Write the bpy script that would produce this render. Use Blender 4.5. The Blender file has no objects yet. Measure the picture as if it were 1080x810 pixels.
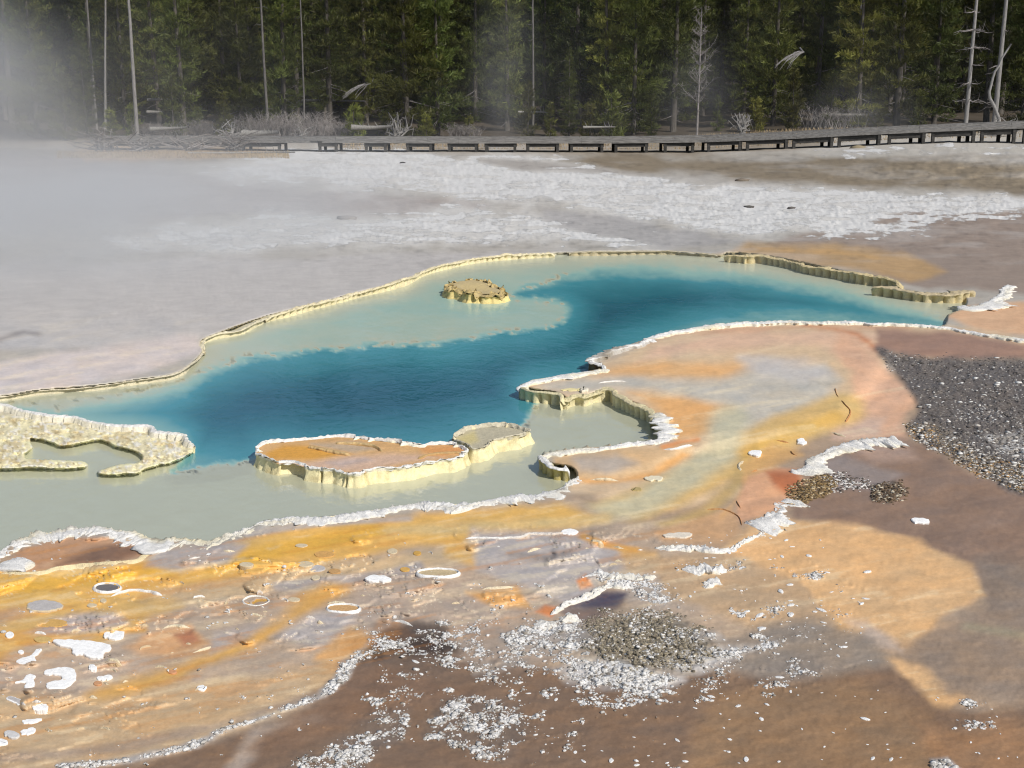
import bpy, bmesh, math, random
import numpy as np
random.seed(11)
rng = np.random.default_rng(11)
sc = bpy.context.scene
col = sc.collection
R = math.radians

# ------------------------------------------------------------------ camera frame (photo is 1080 x 810)
FOC, HC, HORIZ = 1300.0, 3.0, 100.0
KF = FOC / 900.0
TH = math.atan((405 - HORIZ) / FOC)
CT, ST = math.cos(TH), math.sin(TH)
WL = -0.05                                             # water level

def unproj(u, v, z=0.0):
    """photo point on the level z -> world x, y"""
    a = (np.asarray(u, float) - 540) / FOC
    b = -(np.asarray(v, float) - 405) / FOC
    dy = CT + ST * b
    dz = -ST + CT * b
    t = (HC - z) / (-dz)
    return a * t, dy * t

def proj(x, y, z):
    d = y * CT - (z - HC) * ST
    up = y * ST + (z - HC) * CT
    return 540 + FOC * x / d, 405 - FOC * up / d

def far_y(y):
    """distance of the far things: the flat reaches 48 KF metres, the forest keeps its own depth"""
    return y * KF if y <= 48 else 48 * KF + (y - 48)

def at_y(u, y, z):
    """world x of photo column u at forward distance y and height z"""
    return (u - 540) / FOC * (y * CT - (z - HC) * ST)

def z_of_v(v, y):
    b = -(v - 405) / FOC
    return HC + y * (-ST + CT * b) / (CT + ST * b)

# ------------------------------------------------------------------ noise (numpy)
def _hash(ix, iy, seed):
    h = (ix.astype(np.int64) * 374761393 + iy.astype(np.int64) * 668265263 + seed * 1442695041) & 0xFFFFFFFF
    h = ((h ^ (h >> 13)) * 1274126177) & 0xFFFFFFFF
    h = h ^ (h >> 16)
    return (h & 0xFFFFFF) / float(0xFFFFFF)

def vnoise(x, y, seed=0):
    x = np.asarray(x, float); y = np.asarray(y, float)
    ix, iy = np.floor(x), np.floor(y)
    fx, fy = x - ix, y - iy
    fx = fx * fx * (3 - 2 * fx); fy = fy * fy * (3 - 2 * fy)
    a = _hash(ix, iy, seed); b = _hash(ix + 1, iy, seed)
    c = _hash(ix, iy + 1, seed); d = _hash(ix + 1, iy + 1, seed)
    return ((a + (b - a) * fx) * (1 - fy) + (c + (d - c) * fx) * fy) * 2 - 1

def fbm(x, y, octv=4, seed=0):
    r = 0; amp = .5; tot = 0
    for i in range(octv):
        c, s = math.cos(i * 0.9), math.sin(i * 0.9)
        k = 2.03 ** i
        r = r + amp * vnoise((x * c - y * s) * k + 13.7 * i, (x * s + y * c) * k - 7.1 * i, seed + i * 17)
        tot += amp; amp *= .5
    return r / tot

def sstep(a, b, x):
    t = np.clip((x - a) / (b - a), 0, 1)
    return t * t * (3 - 2 * t)

def s2l(c):
    c = np.asarray(c, float) / 255
    return np.where(c <= .04045, c / 12.92, ((c + .055) / 1.055) ** 2.4)

# ------------------------------------------------------------------ outlines
def catmull(P, closed=False, n=8):
    P = [np.array(p, float) for p in P]
    m = len(P); out = []
    for i in range(m if closed else m - 1):
        if closed:
            p0, p1, p2, p3 = P[(i - 1) % m], P[i], P[(i + 1) % m], P[(i + 2) % m]
        else:
            p0, p1, p2, p3 = P[max(i - 1, 0)], P[i], P[i + 1], P[min(i + 2, m - 1)]
        for k in range(n):
            t = k / n
            out.append(.5 * ((2 * p1) + (-p0 + p2) * t + (2 * p0 - 5 * p1 + 4 * p2 - p3) * t * t + (-p0 + 3 * p1 - 3 * p2 + p3) * t ** 3))
    if not closed:
        out.append(P[-1])
    return np.array(out)

def resample(P, ds, closed=False):
    if closed:
        P = np.vstack([P, P[:1]])
    seg = np.hypot(*(P[1:] - P[:-1]).T)
    s = np.concatenate([[0], np.cumsum(seg)])
    n = max(4, int(s[-1] / ds))
    q = np.linspace(0, s[-1], n + 1)
    if closed:
        q = q[:-1]
    return np.stack([np.interp(q, s, P[:, 0]), np.interp(q, s, P[:, 1])], 1), q, s[-1]

def dist_line(U, V, L, vs=1.0):
    L = np.asarray(L, float)
    best = np.full(U.shape, 1e9)
    for (x0, y0), (x1, y1) in zip(L[:-1], L[1:]):
        dx, dy = x1 - x0, (y1 - y0) * vs
        t = np.clip(((U - x0) * dx + (V - y0) * vs * dy) / (dx * dx + dy * dy + 1e-9), 0, 1)
        best = np.minimum(best, (U - x0 - t * dx) ** 2 + ((V - y0) * vs - t * dy) ** 2)
    return np.sqrt(best)

def sd_poly(U, V, P, margin=80):
    """signed distance in photo pixels, negative inside; +999 far outside the box"""
    P = np.asarray(P, float)
    out = np.full(U.shape, 999.0)
    x0, y0 = P.min(0) - margin; x1, y1 = P.max(0) + margin
    m = (U > x0) & (U < x1) & (V > y0) & (V < y1)
    if not m.any():
        return out
    u, v = U[m], V[m]
    d = dist_line(u, v, np.vstack([P, P[:1]]))
    ins = np.zeros(u.shape, bool)
    j = len(P) - 1
    for i in range(len(P)):
        xi, yi = P[i]; xj, yj = P[j]
        if yi != yj:
            c = ((yi > v) != (yj > v)) & (u < (xj - xi) * (v - yi) / (yj - yi) + xi)
            ins ^= c
        j = i
    out[m] = np.where(ins, -d, d)
    return out

POOL = catmull([(-320, 432), (-100, 424), (0, 418.5), (43, 412), (100, 407.5), (147, 401), (183, 395.5), (202, 384.5), (214, 370.5), (212, 361), (229, 352.5),
        (280, 334.5), (325, 323.5), (375, 310), (425, 298), (450, 286), (495, 275), (540, 270.3), (610, 267), (690, 265.8), (755, 270), (770, 267),
        (804, 270), (838, 276), (880, 285), (905, 290), (932, 295), (945, 305), (975, 310), (1012, 311), (1018, 322), (1000, 332), (992, 343), (950, 342), (870, 339.5), (800, 340.5),
        (720, 348), (690, 354), (650, 367), (622, 379), (634, 386), (608, 393), (572, 398.5), (550, 404), (547, 407), (560, 411), (578, 413),
        (590, 416), (600, 421), (618, 418), (640, 411), (650, 417), (664, 424), (682, 431), (691, 442), (698, 455), (698, 462), (676, 466), (644, 470), (611, 472), (577, 477),
        (571, 480), (575, 486), (583, 490), (601, 493), (608, 500), (604, 508), (585, 517), (574, 522), (546, 525), (520, 528), (490, 533),
        (453, 531), (430, 533), (400, 539), (367, 544), (330, 548), (297, 548), (267, 554), (240, 568), (213, 571), (187, 569),
        (157, 567), (133, 563), (103, 558), (60, 561), (33, 566), (10, 574), (-6, 590), (-60, 606), (-320, 640)], closed=True, n=4)
DEEP = catmull([(-120, 428), (0, 424), (30, 424), (60, 430), (90, 421), (150, 410), (190, 401), (215, 388), (235, 384), (262, 376), (330, 369), (400, 363), (470, 359), (530, 351),
        (580, 344), (597, 333), (590, 321), (560, 316), (538, 312), (550, 303), (575, 297), (605, 289), (640, 281), (690, 277), (755, 279), (800, 284), (850, 293), (895, 301),
        (930, 313), (985, 329), (1000, 340), (980, 350), (870, 346), (800, 347), (730, 355), (690, 362), (650, 375), (640, 388), (620, 396), (572, 405),
        (560, 412), (568, 424), (558, 436), (554, 449), (530, 455), (500, 460), (480, 468), (430, 475), (360, 474), (290, 475), (264, 487),
        (233, 491), (213, 495), (180, 499), (188, 480), (180, 466), (120, 456), (60, 448), (0, 440), (-120, 436)], closed=True, n=4)
SHELF = catmull([(-300, 428), (-80, 423), (0, 426.5), (20, 431), (47, 437), (75, 439), (81, 443), (94, 444), (124, 447), (157, 448), (163, 454), (177, 455), (193, 458), (196, 464),
         (204, 466), (206, 476), (190, 487), (163, 493), (143, 501), (110, 502), (101, 497), (122, 489), (143, 486), (146, 480), (122, 472), (106, 466),
         (88, 469), (67, 472), (49, 467), (33, 464), (36, 474), (28, 482), (60, 484), (88, 485), (91, 494), (50, 496), (0, 496), (-300, 505)], closed=True, n=4)
R1LAND = [(547, 405), (608, 390), (640, 380), (690, 355), (760, 343), (870, 338), (1000, 343), (1090, 358), (1090, 380), (940, 380), (890, 440), (800, 470),
          (730, 470), (700, 462), (690, 445), (650, 425), (600, 425), (570, 425)]
FARBANK = [(-320, 425), (0, 416), (147, 402), (200, 384), (217, 357), (280, 334), (375, 311), (440, 291), (500, 275), (600, 268), (760, 271), (900, 290), (975, 316), (1040, 320),
           (1400, 310), (1400, 240), (900, 235), (500, 235), (100, 300), (-320, 360)]
GRAVEL = catmull([(925, 366), (960, 374), (1010, 378), (1090, 377), (1330, 372), (1350, 560), (1090, 522), (1050, 505), (1010, 486), (975, 466), (955, 452), (968, 430), (955, 405), (935, 385)], closed=True, n=4)
MOUND = catmull([(628, 655), (660, 642), (700, 644), (735, 660), (755, 680), (730, 700), (680, 710), (640, 700), (610, 680)], closed=True, n=4)

# ------------------------------------------------------------------ the ground field: height and mineral colour over the flat
class Field:
    def __init__(s, U, V):
        s.U, s.V = U, V
        s.n60 = fbm(U / 60, V / 26, 3, 3)
        s.n16 = fbm(U / 16, V / 8, 3, 5)
        s.C = np.tile(s2l((168, 162, 153)), (U.size, 1)).reshape(U.shape + (3,))
        s.crust = np.zeros(U.shape); s.gravel = np.zeros(U.shape); s.wet = np.zeros(U.shape)

    def _mask(s, sd, soft, warp):
        return sstep(soft, -soft, sd + warp * s.n60 * 1.3 + warp * .45 * s.n16)

    def _apply(s, m, color, op, crust, gravel, wet):
        m = m * op
        if color is not None:
            s.C += (s2l(color) - s.C) * m[..., None]
        for nm, val in (('crust', crust), ('gravel', gravel), ('wet', wet)):
            if val is not None:
                a = getattr(s, nm); a += (val - a) * m

    def p(s, P, color=None, soft=6, op=1, warp=6, crust=None, gravel=None, wet=None):
        P = np.asarray(P, float)
        s._apply(s._mask(sd_poly(s.U, s.V, P, soft + warp * 2 + 4), soft, warp), color, op, crust, gravel, wet)

    def st(s, L, w, color=None, soft=5, op=1, warp=5, vs=1.6, crust=None, gravel=None, wet=None):
        L = np.asarray(L, float)
        mg = (w + soft + 2 * warp + 3)
        x0, y0 = L.min(0) - mg; x1, y1 = L.max(0) + mg
        sd = np.full(s.U.shape, 999.0)
        m = (s.U > x0) & (s.U < x1) & (s.V > y0) & (s.V < y1)
        if m.any():
            sd[m] = dist_line(s.U[m], s.V[m], L, vs) - w
        s._apply(s._mask(sd, soft, warp), color, op, crust, gravel, wet)

def paint(U, V):
    f = Field(U, V)
    p, st = f.p, f.st
    # --- far flat
    p([(-1300, 120), (2800, 120), (2800, 172), (600, 166), (300, 166), (100, 182), (-1300, 200)], (150, 140, 126), 5)
    p([(-1300, 160), (90, 165), (230, 188), (330, 200), (450, 206), (515, 217), (490, 228), (380, 229), (250, 226), (130, 238), (-1300, 260)], (152, 140, 133), 6, .9)
    p([(80, 158), (200, 154), (300, 157), (305, 162), (200, 168), (90, 172)], (176, 148, 116), 3, .9, 3)
    p([(205, 180), (250, 170), (310, 160), (420, 158), (560, 161), (640, 176), (760, 192), (830, 198), (1080, 206), (2800, 215), (2800, 235), (1080, 222), (960, 243), (900, 250), (800, 252), (700, 238), (600, 224), (540, 215),
       (500, 205), (420, 206), (330, 197), (240, 190)], (204, 201, 196), 10, 1, 12, crust=.80)
    p([(110, 252), (200, 231), (330, 229), (480, 222), (560, 225), (690, 244), (730, 255), (700, 263), (600, 263), (500, 261), (380, 267), (230, 270), (130, 264)], (200, 197, 192), 10, .95, 12, crust=.72)
    p([(-200, 290), (60, 275), (300, 268), (480, 264), (700, 266), (600, 270), (440, 292), (375, 312), (217, 358), (150, 365), (-200, 380)], (184, 179, 175), 6, .95, 6, crust=0.08, wet=.35)
    p([(70, 335), (160, 318), (260, 312), (330, 300), (300, 318), (180, 332), (100, 345)], None, 6, .9, 8, crust=.34)
    p([(120, 300), (240, 288), (360, 282), (300, 296), (180, 308)], None, 6, .9, 8, crust=.30)
    p([(150, 350), (205, 352), (214, 360), (180, 361)], None, 4, .9, 5, crust=.4)
    p([(568, 217), (640, 228), (720, 243), (800, 256), (700, 262), (620, 248), (575, 232)], (158, 154, 152), 5, .85, 5, crust=.1)
    p([(590, 170), (640, 161), (760, 168), (900, 166), (1080, 170), (2800, 175), (2800, 204), (1080, 201), (980, 201), (860, 194), (760, 190), (660, 182)], (132, 120, 102), 5, 1, 6, crust=.05)
    p([(740, 159), (900, 153), (1080, 148), (2800, 140), (2800, 165), (1080, 164), (900, 165), (760, 165)], (180, 175, 166), 3, .9, 4, crust=.5)
    p([(500, 166), (580, 170), (700, 186), (560, 180), (505, 172)], (152, 145, 138), 3, .8, 3, crust=.1)
    p([(830, 245), (890, 240), (970, 224), (1080, 224), (2800, 230), (2800, 330), (1080, 312), (980, 308), (900, 285), (800, 262)], (146, 130, 118), 5, .95, 6, wet=.3)
    p([(755, 268), (790, 254), (880, 258), (950, 266), (1000, 287), (960, 296), (880, 284), (800, 274)], (176, 144, 102), 5, .95, 5)
    st([(800, 262), (880, 266), (925, 272)], 3, (190, 150, 95), 4, .8)
    p([(985, 331), (1010, 323), (1050, 318), (1090, 318), (2800, 318), (2800, 370), (1090, 356), (1040, 350)], (205, 166, 132), 4, 1, 4)
    p([(-300, 385), (0, 383), (60, 371), (150, 362), (208, 354), (213, 374), (140, 398), (60, 412), (0, 418), (-300, 430)], (202, 190, 184), 6, .95, 5, wet=.2)
    st([(0, 358), (25, 350), (40, 352)], 4, (120, 112, 110), 5, .6)
    p([(-1300, 620), (500, 560), (700, 470), (960, 380), (2800, 380), (2800, 1600), (-1300, 1600)], (162, 140, 118), 10, 1, 5, wet=.4)
    # --- terraces right of the pool
    p(R1LAND + [(600, 520), (700, 540), (800, 520)], (202, 176, 144), 5, 1, 3)
    p([(690, 362), (760, 350), (880, 346), (960, 352), (940, 376), (860, 366), (760, 370), (670, 384)], (208, 174, 148), 7, .95, 5)
    p([(646, 387), (700, 378), (780, 385), (812, 391), (770, 399), (690, 401), (630, 398)], (214, 166, 112), 7, .9, 4)
    p([(575, 408), (640, 398), (680, 397), (760, 402), (800, 386), (870, 383), (885, 402), (866, 432), (800, 452), (755, 452), (735, 430), (690, 414), (655, 412), (620, 414)], (182, 176, 164), 8, .95, 5)
    p([(780, 376), (850, 377), (882, 394), (850, 406), (800, 395)], (188, 183, 180), 8, .7, 5)
    p([(662, 413), (720, 415), (772, 432), (745, 456), (714, 466), (708, 440)], (211, 162, 106), 8, .95, 4)
    st([(848, 343), (880, 347), (905, 353), (925, 368)], 5, (186, 122, 84), 6, .8)
    st([(640, 372), (720, 352), (850, 344), (960, 346)], 4, (200, 150, 118), 5, .5)
    p([(925, 347), (1000, 350), (1090, 363), (2800, 380), (2800, 396), (1090, 380), (960, 380), (922, 370)], (152, 122, 106), 6, 1, 4, wet=.5)
    p([(886, 347), (925, 375), (946, 400), (968, 422), (955, 442), (955, 466), (880, 462), (880, 445), (905, 425), (900, 395), (878, 370)], (208, 166, 136), 7, .95, 5)
    p([(885, 435), (935, 440), (925, 462), (880, 462)], (196, 170, 152), 6, .8, 3)
    # channel
    st([(885, 432), (835, 452), (775, 482), (705, 520), (640, 545), (560, 557), (480, 560), (405, 572)], 26, (202, 168, 108), 10, .95, 4)
    st([(770, 440), (760, 478), (720, 505), (680, 530), (600, 552)], 18, (186, 181, 154), 12, .85, 4)
    st([(880, 440), (830, 457), (790, 478)], 9, (200, 160, 84), 8, .8, 3)
    st([(800, 480), (775, 512), (745, 540), (700, 555)], 9, (186, 156, 100), 8, .8, 3)
    p([(582, 482), (650, 472), (705, 468), (735, 463), (728, 482), (690, 500), (640, 505), (605, 504), (588, 496)], (200, 168, 128), 5, .95, 3)
    p([(605, 484), (650, 480), (672, 488), (640, 498), (612, 496)], (172, 162, 152), 7, .85, 3)
    st([(700, 471), (718, 466), (735, 464)], 4, (214, 140, 85), 4, .8)
    st([(612, 507), (650, 508), (690, 500), (720, 480)], 4, (206, 150, 84), 5, .7)
    # --- ground below the channel
    p([(-1300, 618), (60, 602), (160, 590), (240, 572), (330, 552), (440, 540), (520, 534), (600, 522), (640, 545), (720, 560), (760, 585), (860, 640), (880, 690), (700, 720), (560, 690), (440, 690), (360, 740), (230, 790), (80, 815), (-1300, 900)],
      (172, 152, 132), 8, 1, 5)
    p([(-1300, 618), (60, 602), (160, 591), (240, 575), (300, 556), (400, 546), (500, 540), (590, 530), (640, 548), (520, 566), (420, 580), (300, 606), (180, 618), (100, 640), (-1300, 680)], (212, 168, 92), 7, .95, 5)
    st([(-100, 632), (60, 612), (160, 602), (240, 592), (310, 578), (390, 560)], 13, (216, 166, 70), 8, .9, 4)
    st([(415, 560), (500, 556), (600, 550), (640, 546)], 8, (196, 172, 124), 8, .75, 4)
    st([(170, 634), (270, 616), (390, 596), (500, 584)], 13, (192, 166, 130), 8, .9, 4)
    st([(295, 618), (350, 612), (410, 606), (440, 597)], 7, (160, 152, 148), 5, .9, 4, crust=.12)
    st([(380, 612), (440, 606)], 5, (152, 140, 132), 5, .8, 3)
    p([(-1300, 720), (0, 655), (60, 640), (110, 626), (190, 640), (160, 652), (100, 690), (0, 705)], (208, 166, 94), 8, .85, 6)
    p([(22, 668), (70, 650), (120, 645), (136, 658), (92, 674)], (168, 157, 153), 5, .9, 4)
    p([(5, 690), (40, 672), (110, 690), (160, 700), (140, 722), (60, 722), (-20, 725)], (176, 158, 142), 7, .8, 6)
    st([(20, 678), (60, 672), (110, 668), (150, 664)], 5, (206, 154, 76), 4, .75, 3)
    st([(102, 738), (150, 722), (210, 700), (262, 680), (300, 656), (335, 632), (350, 622)], 10, (212, 160, 70), 12, .75, 9)
    p([(128, 682), (160, 668), (200, 660), (224, 680), (190, 692), (150, 690)], (198, 152, 108), 5, .9, 3)
    p([(185, 670), (202, 664), (210, 676), (195, 680)], (160, 95, 70), 5, .7, 2)
    p([(226, 668), (280, 655), (262, 672), (222, 690)], (166, 156, 150), 6, .8, 4)
    p([(152, 598), (166, 580), (230, 570), (262, 574), (240, 594), (190, 604)], (166, 157, 152), 5, .95, 3, crust=.12)
    st([(262, 563), (330, 553), (370, 550), (430, 547)], 5, (172, 163, 156), 4, .85, 2)
    p([(285, 672), (330, 645), (420, 640), (400, 660), (330, 682)], (164, 157, 154), 6, .85, 5, crust=.1)
    p([(335, 690), (370, 660), (420, 650), (420, 690), (360, 735), (330, 720)], (198, 152, 98), 6, .85, 5)
    p([(230, 735), (270, 715), (335, 702), (320, 730), (250, 745)], (166, 152, 144), 6, .8, 5, crust=.2)
    p([(500, 560), (600, 563), (665, 578), (690, 590), (640, 606), (605, 642), (560, 622), (505, 602), (490, 580)], (168, 160, 156), 6, .95, 4)
    st([(540, 585), (580, 590), (600, 582)], 3, (130, 120, 114), 5, .55)
    p([(380, 625), (500, 605), (560, 642), (500, 690), (410, 690), (370, 655)], (170, 152, 136), 7, .9, 5)
    p([(400, 655), (415, 653), (440, 672), (400, 685), (385, 680)], (196, 150, 110), 4, .85, 3)
    p([(492, 625), (545, 617), (562, 642), (520, 640)], (206, 152, 88), 4, .9, 3)
    p([(470, 570), (500, 575), (498, 595), (470, 585)], (206, 160, 82), 6, .8, 3)
    p([(655, 580), (690, 584), (705, 602), (665, 600)], (208, 162, 92), 5, .85, 4)
    st([(616, 566), (640, 575), (670, 580)], 4, (204, 150, 70), 4, .8, 2)
    p([(608, 612), (618, 605), (625, 618), (612, 622)], (214, 130, 66), 3, .9, 2)
    p([(565, 645), (575, 638), (590, 640), (582, 652)], (208, 128, 76), 3, .9, 2)
    p([(650, 590), (760, 585), (800, 570), (860, 610), (900, 660), (850, 690), (760, 650), (690, 625)], (180, 152, 120), 7, .95, 5, crust=.1)
    p([(690, 560), (770, 535), (782, 560), (760, 576), (700, 572)], (190, 152, 114), 5, .9, 3)
    # bottom left tan apron
    p([(-1300, 800), (0, 730), (110, 740), (230, 718), (340, 700), (372, 712), (345, 738), (230, 778), (80, 808), (-1300, 850)], (188, 160, 124), 7, .9, 6)
    st([(0, 800), (120, 790), (230, 765), (330, 735)], 7, (150, 132, 118), 7, .7, 4)
    st([(-10, 745), (70, 745), (150, 750)], 9, (184, 160, 128), 8, .7, 5)
    # rust basins right
    p([(786, 502), (812, 494), (842, 496), (848, 516), (824, 534), (800, 545), (782, 548), (776, 528)], (206, 158, 122), 4, 1, 3, wet=.3)
    p([(808, 497), (840, 497), (848, 512), (832, 523), (815, 512)], (168, 96, 60), 5, .85, 3)
    p([(760, 545), (782, 520), (784, 490), (815, 468), (846, 480), (815, 492), (790, 502), (776, 530)], (202, 158, 102), 5, .8, 3)
    # brown wet flats right
    p([(848, 498), (880, 476), (905, 466), (952, 462), (985, 475), (1030, 500), (1090, 525), (2800, 560), (2800, 900), (1090, 900), (1090, 655), (1045, 645), (1030, 602), (965, 573), (905, 555), (836, 548), (834, 530), (860, 520)], (136, 112, 95), 6, 1, 4, wet=.7)
    p([(850, 490), (890, 480), (960, 500), (930, 515), (870, 512)], (142, 132, 128), 6, .8, 4, wet=.5)
    p([(890, 470), (950, 465), (970, 485), (920, 490)], (168, 142, 126), 8, .8, 4)
    p([(1030, 590), (2800, 590), (2800, 700), (1090, 665), (1040, 650), (1030, 620)], (134, 121, 108), 14, .7, 6, wet=.6)
    p([(800, 548), (900, 552), (968, 571), (1024, 597), (1040, 628), (1000, 650), (958, 682), (992, 712), (1022, 735), (994, 755), (972, 735), (930, 694), (890, 660), (840, 610), (760, 580)], (208, 168, 122), 5, .97, 5)
    p([(930, 690), (960, 680), (1030, 640), (1090, 650), (2800, 690), (2800, 760), (1090, 735), (1000, 735), (980, 710)], (140, 122, 106), 9, .9, 5, wet=.5)
    st([(1020, 660), (1080, 670), (1110, 690)], 6, (152, 142, 118), 8, .7, 5)
    p([(890, 655), (915, 655), (950, 686), (905, 680)], (178, 164, 154), 6, .7, 4)
    p([(885, 655), (910, 664), (905, 675), (880, 668)], (205, 160, 100), 6, .6, 3)
    # bottom brown
    p([(60, 815), (150, 805), (232, 780), (345, 738), (368, 705), (430, 676), (520, 690), (600, 706), (700, 716), (860, 690), (940, 700), (985, 745), (2800, 800), (2800, 1500), (-1300, 1500), (-1300, 900)], (124, 101, 82), 7, 1, 5, wet=.65)
    p([(760, 730), (900, 720), (980, 755), (1000, 830), (700, 830)], (142, 114, 86), 16, .8, 8, wet=.4)
    p([(960, 760), (1100, 765), (1300, 830), (1000, 850)], (150, 115, 84), 10, .8, 8)
    st([(238, 830), (255, 800), (272, 772), (330, 757)], 8, (168, 152, 138), 8, .85, 5)
    p([(368, 706), (440, 672), (510, 690), (480, 712), (400, 725)], (108, 93, 82), 8, .8, 6)
    p([(360, 712), (400, 704), (520, 735), (440, 745), (380, 760), (300, 790), (260, 790), (300, 760)], (126, 100, 80), 9, .8, 6)
    p([(395, 662), (440, 655), (470, 660), (470, 690), (430, 690), (385, 688)], (58, 48, 44), 7, .8, 8, wet=.6)
    st([(400, 690), (440, 676), (480, 684)], 5, (62, 52, 46), 7, .7, 7, wet=.7)
    p([(560, 690), (600, 668), (650, 680), (620, 700)], (96, 88, 76), 8, .6, 9)
    p([(500, 660), (560, 650), (640, 690), (560, 705), (480, 700)], (160, 143, 128), 8, .8, 6, crust=.25)
    p([(755, 672), (850, 652), (915, 672), (945, 702), (820, 718), (735, 704)], (138, 126, 114), 8, .9, 6, crust=.12, wet=.4)
    # wet dark pool by the gravel mound
    p([(588, 646), (606, 630), (640, 622), (664, 626), (655, 640), (640, 650), (618, 660)], (122, 106, 98), 3, 1, 2, wet=.9)
    p([(600, 640), (630, 626), (662, 626), (650, 640)], (62, 60, 80), 4, .85, 2, wet=1)
    # brown basin at left
    p([(2, 602), (20, 582), (60, 568), (108, 566), (150, 575), (162, 584), (130, 592), (70, 599), (10, 604)], (176, 138, 108), 3, 1, 2, wet=.5)
    p([(60, 596), (100, 578), (130, 574), (160, 583), (120, 593)], (112, 86, 70), 5, .85, 3, wet=.6)
    # --- crusts and gravels
    p(GRAVEL, (104, 97, 93), 5, 1, 4, crust=.0, gravel=.7)
    p([(950, 448), (980, 460), (1030, 490), (1090, 520), (1090, 500), (1030, 475), (985, 445)], (128, 118, 104), 4, .8, 4, crust=.25)
    p([(1040, 460), (1100, 455), (1100, 490), (1060, 480)], (170, 166, 162), 5, .8, 4, crust=.5)
    p(MOUND, (132, 122, 106), 11, 1, 9, gravel=.8)
    p([(838, 518), (862, 503), (882, 508), (872, 522), (845, 530)], (116, 96, 70), 3, .9, 3, gravel=.6)
    p([(922, 512), (945, 506), (955, 518), (938, 530), (920, 526)], (100, 84, 68), 3, .9, 3, gravel=.6)
    p([(575, 705), (612, 690), (650, 698), (690, 708), (718, 716), (705, 724), (650, 728), (600, 722)], (190, 186, 182), 8, .9, 8, crust=.95)
    p([(690, 700), (760, 680), (818, 679), (775, 698), (740, 706)], (190, 186, 182), 7, .9, 7, crust=.95)
    p([(530, 668), (575, 655), (600, 646), (625, 655), (640, 690), (600, 695), (560, 688), (530, 680)], (160, 150, 140), 9, .8, 9, crust=.82)
    p([(610, 728), (660, 728), (720, 722), (715, 740), (650, 748), (600, 742)], None, 8, .8, 8, crust=.7)
    p([(610, 606), (690, 606), (710, 640), (690, 648), (660, 640), (665, 622)], (174, 160, 146), 5, .8, 5, crust=.55)
    p([(725, 660), (760, 664), (770, 678), (735, 675)], (170, 160, 150), 4, .8, 4, crust=.6)
    p([(385, 666), (470, 655), (500, 672), (470, 690), (500, 705), (450, 718), (440, 690), (390, 690)], None, 6, 1, 9, crust=.55)
    p([(495, 700), (560, 690), (560, 702), (500, 712)], (150, 140, 130), 5, .8, 5, crust=.5)
    p([(465, 738), (510, 732), (545, 748), (556, 772), (530, 800), (490, 795), (446, 775)], (112, 100, 90), 9, .6, 8, crust=.78)
    p([(270, 830), (340, 790), (400, 755), (430, 748), (425, 775), (395, 800), (360, 830)], (116, 104, 94), 9, .6, 8, crust=.8)
    p([(385, 734), (412, 722), (432, 722), (425, 742), (392, 748)], None, 6, .9, 6, crust=.85)
    p([(980, 800), (1000, 796), (1015, 812), (990, 830)], (180, 175, 170), 3, .9, 3, crust=.8)
    p([(1010, 738), (1050, 735), (1045, 750), (1015, 748)], None, 4, .9, 3, crust=.5)
    p([(1000, 758), (1045, 758), (1055, 770), (1010, 768)], None, 4, .9, 3, crust=.5)
    st([(366, 700), (362, 712), (352, 722), (340, 734), (322, 741), (296, 750)], 4, (176, 168, 160), 4, .9, 5, crust=.9)
    st([(420, 652), (400, 664), (385, 682), (368, 700)], 3, (150, 140, 130), 4, .7, 5, crust=.6)
    st([(290, 752), (262, 762), (232, 770), (222, 778), (205, 786), (185, 791), (165, 795), (130, 803), (95, 805), (66, 808)], 4, (176, 168, 160), 4, .9, 5, crust=.85)
    st([(690, 612), (720, 640), (760, 660), (820, 672)], 9, None, 8, .8, 7, crust=.4)
    p([(500, 690), (560, 680), (620, 690), (640, 730), (560, 740), (500, 720)], None, 8, .9, 8, crust=.3)
    p([(720, 690), (800, 690), (880, 700), (860, 730), (760, 740), (700, 735)], None, 9, .9, 8, crust=.3)
    p([(400, 700), (470, 700), (480, 730), (430, 750), (370, 780), (390, 730)], None, 8, .8, 8, crust=.25)
    p([(545, 760), (600, 740), (620, 790), (560, 806)], None, 8, .8, 8, crust=.25)
    st([(760, 590), (850, 600), (900, 620)], 14, None, 10, .8, 8, crust=.22)
    p([(420, 595), (520, 600), (600, 640), (520, 660), (420, 640)], None, 10, .8, 8, crust=.14)
    p([(760, 640), (800, 634), (850, 640), (900, 645), (870, 660), (790, 660)], None, 6, .9, 6, crust=.3)
    # mottling of the mineral mats, wind streaks in the far crust
    near = sstep(300, 420, V)
    t1 = fbm(U / 11, V / 4.5, 4, 131); t2 = fbm(U / 34, V / 11, 4, 132); t3 = fbm(U / 5, V / 2.2, 3, 133)
    f.C *= (1 + near * (.07 * t1 + .05 * t3) + .07 * t2)[..., None]
    f.C += (f.C * np.array([1.08, .99, .86]) - f.C) * (near * np.clip(t2 * 1.6 + t1 * .5, -1, 1) * .5)[..., None]
    fl1 = fbm((U - 1.2 * V) / 70 + .8 * t2, (V + .20 * U) / 5.0, 4, 141); fl2 = fbm((U - V) / 26 + .5 * t2, (V + .20 * U) / 2.3, 3, 142)
    nst = near * sstep(760, 640, U + (V < 560) * 200)
    f.C *= (1 + near * (.08 * fl1 + .05 * fl2))[..., None]
    f.C += (s2l((222, 205, 170)) - f.C) * (near * .30 * sstep(.18, .5, fl1) * sstep(.24, .38, f.C.mean(-1)))[..., None]
    f.C += (s2l((196, 132, 62)) - f.C) * (nst * sstep(540, 560, V) * sstep(760, 700, V + .3 * (U - 300)) * .30 * sstep(.15, .45, -fl1))[..., None]
    f.C *= (1 + .13 * near)[..., None]
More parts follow.
